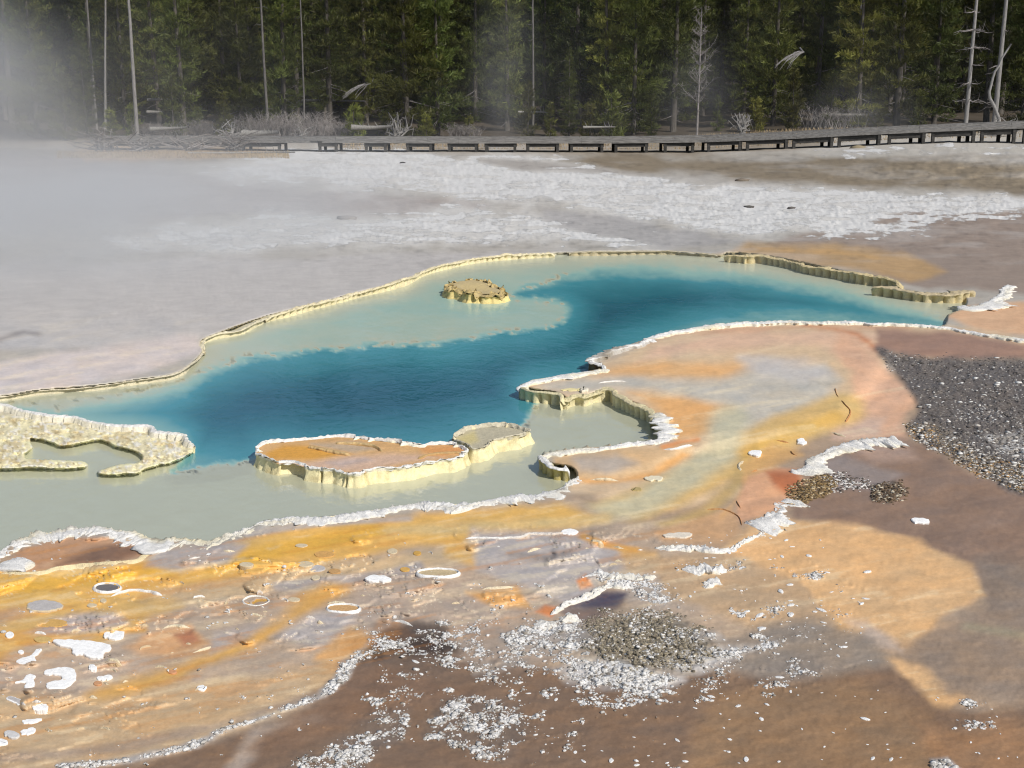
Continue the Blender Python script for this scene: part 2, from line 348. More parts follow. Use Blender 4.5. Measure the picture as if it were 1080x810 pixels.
    f.wet = np.maximum(f.wet, .5 * near * sstep(.1, .0, f.crust + f.gravel))
    sk = fbm(U / 26 + t2, V / 3.0, 4, 134); sk2 = fbm(U / 9, V / 1.8, 3, 135); farm = sstep(300, 262, V)
    f.crust = np.clip(f.crust + farm * (.6 * sk + .4 * sk2) * sstep(.0, .35, f.crust), 0, 1)
    f.crust = np.clip(f.crust + farm * .35 * sstep(.25, .55, sk), 0, 1)
    f.C *= (1 - farm * .30 * np.clip(sk2 + sk * .5, 0, 1))[..., None]
    f.C += (s2l((196, 193, 190)) - f.C) * (farm * .22 * sstep(-.1, .5, fbm(U / 60, V / 6, 4, 138)))[..., None]
    busy = near * sstep(545, 575, V) * sstep(760, 660, U)
    f.crust = np.clip(f.crust + busy * .55 * sstep(.42, .62, t1 * .6 + t3 * .6) * sstep(-.2, .2, t2), 0, 1)
    t4 = fbm(U / 20, V / 8, 4, 137); f.crust = np.clip(f.crust + sstep(.02, .2, f.crust) * near * (.75 * t4 + .45 * t1 + .3 * t3) * .8, 0, 1)
    # pale mineral floor of the pool
    q = sd_poly(U, V, POOL, 60)
    m = sstep(3, -3, q)
    fl = np.tile(s2l((214, 212, 186)), (U.size, 1)).reshape(U.shape + (3,))
    B = sstep(462, 492, V + f.n60 * 3)                                # near bay: greyer silt
    B = np.maximum(B, sstep(545, 575, U) * sstep(415, 425, V))
    fl += (s2l((186, 188, 166)) - fl) * B[..., None]
    fl += (s2l((226, 216, 176)) - fl) * (sstep(-9, 0, q) * (1 - B))[..., None] * .8
    n2 = fbm(U / 22, V / 7, 4, 21)
    fl *= (1 + .10 * n2)[..., None]
    f.C += (fl - f.C) * m[..., None]
    f.crust *= (1 - m); f.gravel *= (1 - m); f.wet *= (1 - m)
    return f, q

def height(U, V, f, q):
    far = sstep(330, 160, V)
    z = f.n60 * (.010 + .03 * far) + f.n16 * (.004 + .02 * far) + far * .014 * fbm(U / 9, V / 2.0, 3, 35) + (1 - far) * .0015 * fbm(U / 4, V / 2.2, 3, 36)
    z += .055 * sstep(14, -14, sd_poly(U, V, R1LAND, 40))
    z += .045 * sstep(10, -8, sd_poly(U, V, [(572, 479), (610, 474), (705, 462), (740, 466), (690, 492), (640, 503), (604, 498)], 30)) * sstep(0, .05, .06 - z)
    z += .02 * sstep(16, -10, sd_poly(U, V, FARBANK, 40) + 0) * sstep(250, 300, V + 20 * sstep(560, 820, U))
    z += f.crust * (.012 * fbm(U / 7, V / 3.5, 3, 31) + .010 * fbm(U / 2.6, V / 1.7, 2, 32) + .006) * (1 + .6 * far)
    z += f.gravel * (.02 * fbm(U / 9, V / 4, 3, 33) + .012 * fbm(U / 3, V / 2, 2, 34) + .012)
    z += .022 * sstep(25, -35, sd_poly(U, V, MOUND, 60))
    # small terraces: quantised steps on the near flats
    g = fbm((U - V) / 60 + 3, (V + .2 * U) / 15, 5, 41) * 4.5
    fr = g - np.floor(g)
    stp = (np.floor(g) + sstep(.44, .5, fr)) * .012
    gate = sstep(-.05, .12, fbm(U / 55, V / 20, 3, 43)); k = sstep(545, 575, V) * sstep(740, 640, U) * sstep(-40, 20, (790 - .30 * U) - V) * gate
    z += stp * k
    # right-hand rise towards the boardwalk
    z += .62 * sstep(700, 1020, U) * sstep(200, 158, V)
    bank = np.maximum(z, -.012)
    # pool basin
    d = sd_poly(U, V, DEEP, 60)
    dw = d + f.n16 * 3 + f.n60 * 3
    depth = .03 + .05 * sstep(0, -14, q)
    depth += .05 * sstep(0, -40, q) * sstep(430, 380, V) * sstep(760, 640, U)
    deepv = .55 + 1.0 * sstep(0, -60, d) + .25 * f.n60
    deepv *= .75 + .25 * sstep(250, 420, U) * sstep(980, 800, U)
    depth = depth + (deepv - .15) * sstep(2.5, -3.5, dw)
    depth = np.maximum(depth, .025)
    m = sstep(1.5, -1.5, q)
    z = bank * (1 - m) + (WL - depth) * m
    return z, np.where(m > .5, WL, z), k * np.exp(-((fr - .47) / .035) ** 2)

# ------------------------------------------------------------------ small builders
def tag(o, label=None, cat=None, group=None, kind=None):
    if label: o['label'] = label
    if cat: o['category'] = cat
    if group: o['group'] = group
    if kind: o['kind'] = kind
    return o

def mesh_obj(name, V, F, mat, parent=None, colors=None, smooth=True, attrs=None):
    me = bpy.data.meshes.new(name)
    V = np.asarray(V, np.float32)
    if isinstance(F, np.ndarray):
        k = F.shape[1]
        me.vertices.add(len(V)); me.vertices.foreach_set('co', V.ravel())
        me.loops.add(F.size); me.loops.foreach_set('vertex_index', F.ravel().astype(np.int32))
        me.polygons.add(len(F)); me.polygons.foreach_set('loop_start', np.arange(0, F.size, k, dtype=np.int32))
        me.update(calc_edges=True)
    else:
        me.from_pydata(V.tolist(), [], F)
    if colors is not None:
        a = me.color_attributes.new('col', 'FLOAT_COLOR', 'POINT')
        c = np.ones((len(V), 4), np.float32); c[:, :3] = colors
        a.data.foreach_set('color', c.ravel())
    for nm, arr in (attrs or {}).items():
        a = me.attributes.new(nm, 'FLOAT', 'POINT')
        a.data.foreach_set('value', np.asarray(arr, np.float32).ravel())
    if smooth:
        me.polygons.foreach_set('use_smooth', np.ones(len(me.polygons), bool))
    me.materials.append(mat)
    o = bpy.data.objects.new(name, me); col.objects.link(o)
    if parent: o.parent = parent
    return o

def grid_faces(nr, nc, wrap=False):
    r, c = np.meshgrid(np.arange(nr - 1), np.arange(nc if wrap else nc - 1), indexing='ij')
    c2 = (c + 1) % nc
    return np.stack([r * nc + c, r * nc + c2, (r + 1) * nc + c2, (r + 1) * nc + c], -1).reshape(-1, 4)

def empty(name, loc, label=None, cat=None, group=None, rz=0):
    o = bpy.data.objects.new(name, None); col.objects.link(o)
    o.location = loc; o.rotation_euler.z = rz; o.empty_display_size = .2
    return tag(o, label, cat, group)

def copy_tree(o, parent=None):
    c = o.copy(); col.objects.link(c)
    if parent: c.parent = parent
    for ch in list(o.children): copy_tree(ch, c)
    return c

# ------------------------------------------------------------------ materials
def new_mat(name):
    m = bpy.data.materials.new(name); m.use_nodes = True
    nt = m.node_tree
    for n in list(nt.nodes): nt.nodes.remove(n)
    out = nt.nodes.new('ShaderNodeOutputMaterial')
    return m, nt, out

class N:
    """tiny node helper"""
    def __init__(s, nt): s.nt = nt
    def n(s, t, **kw):
        x = s.nt.nodes.new('ShaderNode' + t)
        for k, v in kw.items(): setattr(x, k, v)
        return x
    def link(s, a, b): s.nt.links.new(a, b)
    def val(s, sock, v):
        if hasattr(v, 'is_output') or hasattr(v, 'links') and not isinstance(v, (int, float, tuple)): s.link(v, sock)
        else: sock.default_value = v
    def math(s, op, a, b=0.0, clamp=False):
        x = s.n('Math', operation=op, use_clamp=clamp)
        s.val(x.inputs[0], a); s.val(x.inputs[1], b)
        return x.outputs[0]
    def mix(s, fac, a, b, mode='MIX'):
        x = s.n('Mix', data_type='RGBA', blend_type=mode)
        s.val(x.inputs[0], fac); s.val(x.inputs[6], a); s.val(x.inputs[7], b)
        return x.outputs[2]
    def noise(s, vec, scale, detail=4, rough=.6, dist=0):
        x = s.n('TexNoise'); s.link(vec, x.inputs['Vector'])
        x.inputs['Scale'].default_value = scale; x.inputs['Detail'].default_value = detail
        x.inputs['Roughness'].default_value = rough; x.inputs['Distortion'].default_value = dist
        return x.outputs['Fac']
    def ramp(s, fac, a, b):
        x = s.n('MapRange', interpolation_type='SMOOTHSTEP'); s.link(fac, x.inputs[0])
        s.val(x.inputs[1], a); s.val(x.inputs[2], b)
        return x.outputs[0]
    def bump(s, h, strength, dist, normal=None):
        x = s.n('Bump'); x.inputs['Strength'].default_value = strength; x.inputs['Distance'].default_value = dist
        s.link(h, x.inputs['Height'])
        if normal: s.link(normal, x.inputs['Normal'])
        return x.outputs['Normal']

def ground_material():
    m, nt, out = new_mat('mineral_ground'); h = N(nt)
    pos = h.n('NewGeometry').outputs['Position']
    vc = h.n('Attribute', attribute_name='col').outputs['Color']
    crust = h.n('Attribute', attribute_name='crust').outputs['Fac']
    wet = h.n('Attribute', attribute_name='wet').outputs['Fac']
    gravel = h.n('Attribute', attribute_name='gravel').outputs['Fac']
    n1 = h.noise(pos, 3.0, 8, .65, .4); n2 = h.noise(pos, 22, 5, .65); n3 = h.noise(pos, 75, 3, .6)
    v = h.math('ADD', h.math('MULTIPLY', n1, .5), h.math('ADD', h.math('MULTIPLY', n2, .32), h.math('MULTIPLY', n3, .28)))
    g = h.ramp(v, .28, .82)
    bright = h.math('ADD', h.math('MULTIPLY', g, .34), .85)
    cb = h.n('CombineColor'); [h.link(bright, cb.inputs[i]) for i in range(3)]
    base = h.mix(1.0, vc, cb.outputs[0], 'MULTIPLY')
    # fine dark pitting and pale specks
    pit = h.ramp(n3, .68, .78)
    base = h.mix(h.math('MULTIPLY', pit, .22), base, (.30, .24, .17, 1))
    # white crust breaks up with its own noise: the more crust, the more cover
    sy = h.n('SeparateXYZ'); h.link(pos, sy.inputs[0])
    nearf = h.ramp(sy.outputs['Y'], 16.0, 9.0)
    cn_near = h.noise(pos, 34, 6, .68, .8); cn_far = h.noise(pos, 5, 9, .75, .6)
    cnm = h.n('Mix', data_type='FLOAT'); h.link(nearf, cnm.inputs[0]); h.link(cn_far, cnm.inputs[2]); h.link(cn_near, cnm.inputs[3])
    cn2 = h.noise(pos, 3.2, 6, .7, .5)
    cc = h.math('ADD', h.math('MULTIPLY', cnm.outputs[0], .68), h.math('MULTIPLY', cn2, .32))
    thr = h.math('SUBTRACT', .80, h.math('MULTIPLY', crust, .52))
    cmn = h.n('Mix', data_type='FLOAT'); h.link(nearf, cmn.inputs[0]); cmn.inputs[2].default_value = .085; cmn.inputs[3].default_value = .024
    cmx = h.n('MapRange', interpolation_type='SMOOTHSTEP'); h.link(h.math('SUBTRACT', cc, thr), cmx.inputs[0]); cmx.inputs[1].default_value = -.02; h.link(cmn.outputs[0], cmx.inputs[2]); cm = cmx.outputs[0]
    cm = h.math('MULTIPLY', cm, h.ramp(crust, .02, .1))
    wc = h.mix(nearf, h.mix(cn2, (.48, .47, .455, 1), (.80, .79, .77, 1)), h.mix(n3, (.66, .65, .64, 1), (.88, .87, .85, 1)))
    base = h.mix(cm, base, wc)
    # grit
    gv = h.n('TexVoronoi', feature='F1'); h.link(pos, gv.inputs['Vector']); gv.inputs['Scale'].default_value = 28
    gcol = h.mix(h.ramp(gv.outputs['Distance'], .1, .6), (.30, .29, .27, 1), (.055, .05, .048, 1))
    base = h.mix(h.math('MULTIPLY', gravel, .45), base, gcol)
    b = h.n('BsdfPrincipled')
    h.link(base, b.inputs['Base Color'])
    r = h.math('SUBTRACT', .88, h.math('MULTIPLY', h.math('MULTIPLY', wet, .58), h.math('SUBTRACT', 1.0, cm)))
    h.link(r, b.inputs['Roughness'])
    b.inputs['Specular IOR Level'].default_value = .22
    hh = h.math('ADD', h.math('MULTIPLY', n2, .6), h.math('ADD', h.math('MULTIPLY', n3, .35), h.math('MULTIPLY', cm, .7)))
    rough_ = h.math('ADD', .22, h.math('MULTIPLY', h.math('MAXIMUM', cm, gravel), .9))
    hh = h.math('MULTIPLY', hh, h.math('MULTIPLY', rough_, h.math('SUBTRACT', 1.0, h.math('MULTIPLY', wet, .6))))
    h.link(h.bump(hh, .8, .014), b.inputs['Normal'])
    h.link(b.outputs[0], out.inputs[0])
    return m

def sinter_material(name='sinter', scale=1.0, bump=.5):
    m, nt, out = new_mat(name); h = N(nt)
    pos = h.n('NewGeometry').outputs['Position']
    vc = h.n('Attribute', attribute_name='col').outputs['Color']
    n2 = h.noise(pos, 26 * scale, 6, .7, .3); n3 = h.noise(pos, 90 * scale, 3, .6)
    g = h.math('ADD', h.math('MULTIPLY', n2, .6), h.math('MULTIPLY', n3, .4))
    br = h.math('ADD', h.math('MULTIPLY', h.ramp(g, .3, .72), .34), .84)
    cb = h.n('CombineColor'); [h.link(br, cb.inputs[i]) for i in range(3)]
    base = h.mix(1.0, vc, cb.outputs[0], 'MULTIPLY')
    b = h.n('BsdfPrincipled'); h.link(base, b.inputs['Base Color'])
    b.inputs['Roughness'].default_value = .85; b.inputs['Specular IOR Level'].default_value = .3
    h.link(h.bump(g, bump, .02), b.inputs['Normal'])
    h.link(b.outputs[0], out.inputs[0])
    return m

def plain_material(name, c, c2, scale=8, rough=.9, stretch=(1, 1, 1), objrand=0.0):
    m, nt, out = new_mat(name); h = N(nt)
    tc = h.n('TexCoord').outputs['Object']
    mp = h.n('Mapping'); h.link(tc, mp.inputs[0]); mp.inputs['Scale'].default_value = stretch
    n = h.noise(mp.outputs[0], scale, 5, .7)
    base = h.mix(h.ramp(n, .3, .7), tuple(c) + (1,), tuple(c2) + (1,))
    if objrand:
        ri = h.n('ObjectInfo').outputs['Random']
        hs = h.n('HueSaturation'); h.link(base, hs.inputs['Color'])
        h.link(h.math('ADD', h.math('MULTIPLY', ri, objrand), 1 - objrand / 2), hs.inputs['Value'])
        base = hs.outputs[0]
    b = h.n('BsdfPrincipled'); h.link(base, b.inputs['Base Color']); b.inputs['Roughness'].default_value = rough
    b.inputs['Specular IOR Level'].default_value = .25
    h.link(h.bump(n, .5, .02), b.inputs['Normal'])
    h.link(b.outputs[0], out.inputs[0])
    return m

def needle_material():
    m, nt, out = new_mat('pine_needles'); h = N(nt)
    vc = h.n('Attribute', attribute_name='col').outputs['Color']
    ri = h.n('ObjectInfo').outputs['Random']
    hs = h.n('HueSaturation'); h.link(vc, hs.inputs['Color'])
    h.link(h.math('ADD', h.math('MULTIPLY', h.math('POWER', ri, 1.6), 1.0), .60), hs.inputs['Value'])
    h.link(h.math('ADD', h.math('MULTIPLY', h.math('FRACT', h.math('MULTIPLY', ri, 7.3)), .045), .462), hs.inputs['Hue'])
    d = h.n('BsdfDiffuse'); h.link(hs.outputs[0], d.inputs[0])
    t = h.n('BsdfTranslucent'); h.link(hs.outputs[0], t.inputs[0])
    g = h.n('BsdfGlossy'); g.inputs['Roughness'].default_value = .55; g.inputs[0].default_value = (.5, .5, .45, 1)
    x = h.n('MixShader'); x.inputs[0].default_value = .25; h.link(d.outputs[0], x.inputs[1]); h.link(t.outputs[0], x.inputs[2])
    y = h.n('MixShader'); y.inputs[0].default_value = .04; h.link(x.outputs[0], y.inputs[1]); h.link(g.outputs[0], y.inputs[2])
    h.link(y.outputs[0], out.inputs[0])
    return m

def water_material():
    m, nt, out = new_mat('hot_spring_water'); h = N(nt)
    pos = h.n('NewGeometry').outputs['Position']
    dep = h.n('Attribute', attribute_name='depth').outputs['Fac']
    mp = h.n('Mapping'); h.link(pos, mp.inputs[0]); mp.inputs['Scale'].default_value = (1, .8, 1); mp.inputs['Rotation'].default_value = (0, 0, .25)
    n1 = h.noise(mp.outputs[0], 7, 4, .6, .6); n2 = h.noise(mp.outputs[0], 1.3, 4, .6, .8); n4 = h.noise(mp.outputs[0], .45, 3, .5, .4)
    hh = h.math('ADD', h.math('MULTIPLY', n1, .5), n2)
    nrm = h.bump(hh, .5, .025)
    dn = h.math('ADD', dep, h.math('MULTIPLY', h.math('SUBTRACT', n2, .5), h.math('ADD', h.math('MULTIPLY', dep, .2), .03)))
    dn = h.math('ADD', dn, h.math('MULTIPLY', h.math('SUBTRACT', n4, .5), h.math('MULTIPLY', dep, .55)))
    cr = h.n('ValToRGB'); h.link(dn, cr.inputs[0])
    e = cr.color_ramp.elements
    stops = [(0.0, (220, 219, 190)), (.09, (212, 214, 190)), (.22, (160, 198, 188)), (.42, (72, 150, 162)), (.62, (46, 118, 132)), (.80, (32, 96, 114)), (1.0, (22, 74, 94))]
    e[0].position, e[0].color = stops[0][0], tuple(s2l(stops[0][1])) + (1,)
    e[1].position, e[1].color = stops[-1][0], tuple(s2l(stops[-1][1])) + (1,)
    for p_, c_ in stops[1:-1]:
        x = e.new(p_); x.color = tuple(s2l(c_)) + (1,)
    df = h.n('BsdfDiffuse'); h.link(cr.outputs[0], df.inputs[0])
    tr = h.n('BsdfTransparent'); tr.inputs[0].default_value = (.93, .98, .97, 1)
    body = h.n('MixShader'); h.link(h.ramp(dep, -.42, .30), body.inputs[0]); h.link(tr.outputs[0], body.inputs[1]); h.link(df.outputs[0], body.inputs[2])
    gl = h.n('BsdfGlossy'); gl.inputs['Roughness'].default_value = .07; h.link(nrm, gl.inputs['Normal'])
    fr = h.n('Fresnel'); fr.inputs['IOR'].default_value = 1.33; h.link(nrm, fr.inputs['Normal'])
    x = h.n('MixShader'); h.link(h.math('MULTIPLY', fr.outputs[0], .30), x.inputs[0]); h.link(body.outputs[0], x.inputs[1]); h.link(gl.outputs[0], x.inputs[2])
    h.link(x.outputs[0], out.inputs['Surface'])
    return m

def steam_material(name, dens, scale, contrast=.5, seed=0.0):
    m, nt, out = new_mat(name); h = N(nt)
    tc = h.n('TexCoord').outputs['Object']
    pos = h.n('NewGeometry').outputs['Position']
    ln = h.n('VectorMath', operation='LENGTH'); h.link(tc, ln.inputs[0])
    fall = h.ramp(ln.outputs['Value'], 1.0, .15)
    off = h.n('VectorMath', operation='ADD'); h.link(pos, off.inputs[0]); off.inputs[1].default_value = (seed, seed * 2, 0)
    n = h.noise(off.outputs[0], scale, 2, .55, .3)
    d = h.math('MULTIPLY', h.ramp(n, .5 - contrast * .5, .5 + contrast * .5), h.math('MULTIPLY', fall, dens))
    v = h.n('VolumePrincipled'); v.inputs['Color'].default_value = (.93, .95, .97, 1); v.inputs['Anisotropy'].default_value = .1
    h.link(d, v.inputs['Density'])
    h.link(v.outputs[0], out.inputs['Volume'])
    return m

M_GROUND = ground_material()
M_SINTER = sinter_material()
M_CRUST = sinter_material('white_crust', 1.6, .8)
M_FLAKE = sinter_material('sinter_flake', 1.2, .25)
M_STONE = sinter_material('grit_stone', 1.0, .3)
M_NEEDLE = needle_material()
M_WATER = water_material()
M_BARK = plain_material('pine_bark', (.05, .043, .036), (.12, .108, .095), 6, .95, (3, 3, .5), .4)
M_DEAD = plain_material('bleached_wood', (.17, .16, .155), (.33, .32, .31), 6, .9, (4, 4, .6), .3)
M_POLE = plain_material('grey_bark', (.08, .075, .07), (.19, .18, .17), 5, .95, (3, 3, .5), .4)
M_LOG = plain_material('grey_log', (.16, .15, .14), (.32, .31, .29), 6, .9, (4, 4, .6), .3)
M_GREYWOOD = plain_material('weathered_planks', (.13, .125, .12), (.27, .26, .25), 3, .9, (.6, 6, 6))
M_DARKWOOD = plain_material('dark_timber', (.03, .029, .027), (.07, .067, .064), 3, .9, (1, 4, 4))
M_TWIG = plain_material('grey_twigs', (.17, .15, .14), (.30, .28, .27), 5, .95, (1, 1, 1), .5)
M_DRY = plain_material('dry_grass', (.32, .23, .13), (.42, .33, .2), 5, .95)

# ------------------------------------------------------------------ ground sheet
us = np.concatenate([np.arange(-900, -30, 30), np.arange(-30, 1112, 1.3), np.arange(1115, 2000, 30)])
vs = np.concatenate([np.arange(154, 260, .9), np.arange(260, 822, 1.25), np.arange(825, 1500, 15)])
UU, VV = np.meshgrid(us, vs)
f, q = paint(UU, VV)
z, zs, edge = height(UU, VV, f, q)
f.C += (s2l((236, 224, 196)) - f.C) * (edge * .55)[..., None]
X, Y = unproj(UU, VV, zs)
# rows beyond the boardwalk: the forest floor climbs away
def back_z(x, y):
    y = y - 48 * (KF - 1)
    return .35 * sstep(47, 56, y) + .65 * sstep(6, 20, x) * sstep(47, 56, y) + .06 * np.maximum(y - 58, 0) + .10 * np.maximum(y - 75, 0)
bx = X[0] / Y[0]
yrow = np.concatenate([np.linspace(Y[0].mean() + .6, 96, 30), np.geomspace(98, 460, 24)])
Xb = bx[None] * yrow[::-1, None]
Yb = np.broadcast_to(yrow[::-1, None], Xb.shape)
y00 = Y[0].mean()
blend = sstep(y00, far_y(57), Yb)
Zb = z[0][None] * (1 - blend) + back_z(Xb, Yb) * blend + blend * (.12 * fbm(Xb / 3, Yb / 3, 3, 8))
Cb = np.tile(s2l((78, 70, 60)), (Xb.size, 1)).reshape(Xb.shape + (3,))
Cb *= (1 + .35 * fbm(Xb / 2.5, Yb / 2.5, 4, 12))[..., None]
Cb += (f.C[0][None] - Cb) * (sstep(far_y(57.5), far_y(53), Yb))[..., None]
for nm in ('crust', 'gravel', 'wet'):
    setattr(f, nm, np.vstack([np.zeros(Xb.shape), getattr(f, nm)]))
XX = np.vstack([Xb, X]); YY = np.vstack([Yb, Y]); ZZ = np.vstack([Zb, z]); CC = np.vstack([Cb, f.C])
ground = mesh_obj('ground', np.stack([XX, YY, ZZ], -1).reshape(-1, 3), grid_faces(*XX.shape), M_GROUND, None, CC.reshape(-1, 3),
                  True, {'crust': f.crust, 'gravel': f.gravel, 'wet': f.wet})
tag(ground, 'pale crusted thermal ground with orange and brown mineral stains around the pool', 'ground', kind='structure')

# interpolators for placing things on the sheet
def lookup(arr):
    def g(u, v):
        i = np.clip(np.interp(np.atleast_1d(v), vs, np.arange(len(vs))), 0, len(vs) - 1.001)
        j = np.clip(np.interp(np.atleast_1d(u), us, np.arange(len(us))), 0, len(us) - 1.001)
        i0, j0 = i.astype(int), j.astype(int); a, b = i - i0, j - j0
        return (arr[i0, j0] * (1 - a) * (1 - b) + arr[i0 + 1, j0] * a * (1 - b) + arr[i0, j0 + 1] * (1 - a) * b + arr[i0 + 1, j0 + 1] * a * b)
    return g
gz = lookup(z)
g_crust = lookup(f.crust[len(yrow):]); g_gravel = lookup(f.gravel[len(yrow):]); g_q = lookup(q)
def on_ground(u, v):
    zz = gz(u, v); x, y = unproj(np.atleast_1d(u), np.atleast_1d(v), zz)
    return x, y, zz
def floor_z(x, y):
    if y < Y[0].mean(): return float(gz(*proj(x, y, 0.2))[0])
    return float(back_z(np.array(x), np.array(y)))

# ------------------------------------------------------------------ water
uw = np.concatenate([np.arange(-330, -20, 15), np.arange(-20, 1075, 2.0)]); vw = np.arange(258, 660, 1.6)
UW, VW_ = np.meshgrid(uw, vw)
qw = sd_poly(UW, VW_, POOL, 40); dw_ = sd_poly(UW, VW_, DEEP, 80)
nw1, nw2 = fbm(UW / 18, VW_ / 6, 4, 61), fbm(UW / 6, VW_ / 2.5, 3, 62)
de = dw_ + nw1 * 4 + nw2 * 3
far_ = sstep(430, 330, VW_) * sstep(760, 600, UW)
shallow = .05 + .13 * sstep(0, -26, qw) * far_ + .02 * nw1
deepw = .42 + .42 * sstep(0, -55, dw_) - .20 * sstep(300, 120, UW) * sstep(380, 430, VW_) - .10 * sstep(640, 760, UW)
wid_ = 1 + 3.5 * sstep(560, 700, UW) * sstep(345, 325, VW_) + 3 * sstep(300, 180, UW) * sstep(440, 415, VW_)
mixd = sstep(2.5, -6, de / wid_)
wd = shallow * (1 - mixd) + deepw * mixd
wd = wd - .28 * np.exp(-((de - 1) / 3.0) ** 2) * sstep(.15, .45, nw2) * (UW < 600)
xw, yw = unproj(UW, VW_, WL)
Fw = grid_faces(*UW.shape); kw = (qw.ravel()[Fw] < 26).all(1)
water = mesh_obj('water', np.stack([xw, yw, np.full(UW.shape, WL)], -1).reshape(-1, 3), Fw[kw], M_WATER, None, None, True, {'depth': wd})
tag(water, 'clear deep blue hot spring water with pale milky shallows', 'water', kind='structure')

# ------------------------------------------------------------------ rims (ledges) along an outline
WHITE, CREAM, GREY = s2l((234, 232, 228)), s2l((232, 220, 182)), s2l((176, 170, 162))
def rim(name, pts, ztop, side, wid, wall=.0, flute=0.0, saw=0.0, lump=.008, topc=WHITE, wallc=CREAM, label=None, cat=None, group=None,
        parent=None, closed=False, seed=0, mat=None, back=.03, freq=9, sawlen=.12, taper=.10, speck=.35, smoothn=6, broken=0.0, aniso=1.1, pillars=0.0, vary=.012):
    P = catmull(pts, closed, smoothn)
    zp = gz(P[:, 0], P[:, 1]) + ztop[0] if isinstance(ztop, tuple) else np.full(len(P), float(ztop))
    x, y = unproj(P[:, 0], P[:, 1], zp)
    D = float(np.median(np.hypot(x, y)))
    ds = max(.007, D * 1.0 / FOC)
    Q, s, L = resample(np.stack([x, y], 1), ds, closed)
    s0 = np.concatenate([[0], np.cumsum(np.hypot(np.diff(x), np.diff(y)))]); zt = np.interp(s, s0, zp)
    T = (np.roll(Q, -1, 0) - np.roll(Q, 1, 0)) if closed else np.gradient(Q, axis=0)
    T /= np.linalg.norm(T, axis=1)[:, None] + 1e-9
    k = 3
    for _ in range(k):
        T = (np.roll(T, 1, 0) + T + np.roll(T, -1, 0)) / 3 if closed else np.vstack([T[:1], (T[:-2] + T[1:-1] + T[2:]) / 3, T[-1:]])
    T /= np.linalg.norm(T, axis=1)[:, None] + 1e-9
    Nn = np.stack([-T[:, 1], T[:, 0]], 1) * (1 if side == 'L' else -1)
    nz = lambda fr, sd: vnoise(s * fr + 31 * seed, np.full(s.shape, .5 + seed), sd)
    tap = np.ones(len(s)) if closed or taper <= 0 else np.clip(np.minimum(s, L - s) / taper, .0, 1) ** .6
    lip = saw * (.4 + .6 * np.abs(nz(2, 18))) * ((s / sawlen + 1.4 * nz(1.5, 5)) % 1.0 - .5) * 2 + .35 * wid * nz(4, 14) + .25 * wid * nz(12, 1) + .12 * wid * nz(40, 2)
    fl = flute * np.exp(-(nz(freq, 3) / .16) ** 2) + flute * .5 * (1 - np.abs(nz(freq * 2.2, 4)))
    zt = zt + vary * (nz(1.1, 41) + .5 * nz(4, 42)) * (1 if wall > 0 or wid > .03 else .2)
    if pillars:
        ph = s / pillars + .35 * nz(1.2 / pillars * .3, 23)
        fl = flute * (1 - np.abs(np.sin(math.pi * ph)) ** .45) - .25 * flute * nz(.6 / pillars, 24)
    W = wid * (.75 + aniso * np.abs(T[:, 0]) ** 1.5) * np.clip(1 + .55 * nz(1.6, 6) + .5 * nz(5, 7) + .3 * nz(17, 8), .3, 2) * np.maximum(tap, .15)
    if broken: 
        gate = sstep(-.15, .15, nz(4, 19) + (1 - broken * 2))
        tap = tap * gate; W = W * (.2 + .8 * gate)
    rows, cols = [], []
    if wall > 0:
        zb = zt - wall
        for a, (o, tz) in enumerate([(.012, -.10), (.008, .0), (.0, .25), (-.002, .5), (.0, .72), (.008, .88)]):
            oo = o - fl * (1 if 0 < a < 5 else .5) + .006 * vnoise(s * 60, np.full(s.shape, a * 3.3), 9) + .3 * lip
            zz = zb + wall * tz if tz >= 0 else zb + tz
            rows.append((oo, zz - (1 - tap) * wall * .8)); cols.append(0)
    else:
        rows.append((.02 + lip + 0 * s, zt - .05 + 0 * s)); cols.append(0)
        rows.append((.012 + lip + 0 * s, zt - .016 - (1 - tap) * .03)); cols.append(1)
    rows.append((.016 + lip, zt - .006 - (1 - tap) * .03 + 0 * s)); cols.append(1)
    nt_ = 7
    for a in range(nt_):
        t = a / (nt_ - 1)
        oo = .008 + lip - t * W * (1 + t * (.5 * nz(20, 31) + .35 * nz(55, 32)))
        lm = lump * (.55 * vnoise(s / ds * .10, np.full(s.shape, a * .55), 11 + seed) + .5 * vnoise(s / ds * .27, np.full(s.shape, a * 1.3), 13 + seed) + .45 * vnoise(s / ds * .6, np.full(s.shape, a * 2.1), 12 + seed))
        rows.append((oo, zt + .006 * math.sin(t * 3.1) + lm - (1 - tap) * .03)); cols.append(1)
    rows.append((.008 + lip - W - back * .35, zt - .012 - (1 - tap) * .03 + 0 * s)); cols.append(2)
    rows.append((.008 + lip - W - back, zt - .07 + 0 * s)); cols.append(2)
    VV_, CC_ = [], []
    for (oo, zz), cflag in zip(rows, cols):
        p2 = Q + Nn * np.asarray(oo)[:, None]
        VV_.append(np.column_stack([p2, np.broadcast_to(zz, s.shape)]))
        i = len(VV_)
        sp = vnoise(s / ds * .35, np.full(s.shape, i * 1.7), 21 + seed)
        sp2 = vnoise(s * 4, np.full(s.shape, i * .5), 22 + seed)
        if cflag == 0:
            c = wallc[None] * (1 + .15 * sp2[:, None]) 
            c = c + (GREY - c) * (np.clip(sp, 0, 1) * .4)[:, None]
        else:
            c = topc[None] * (1 + .04 * sp2[:, None]) + 0 * s[:, None]
            c = c + (wallc * .92 - c) * (np.clip(vnoise(s * 2.2, np.full(s.shape, i * .25), 27 + seed) - .1, 0, 1) * (.9 if wall > 0 else .5))[:, None]
            c = c + (GREY * .75 - c) * (np.clip(sp - .25, 0, 1) * speck)[:, None]
            if cflag == 2: c = c + (wallc - c) * .5
        CC_.append(c)
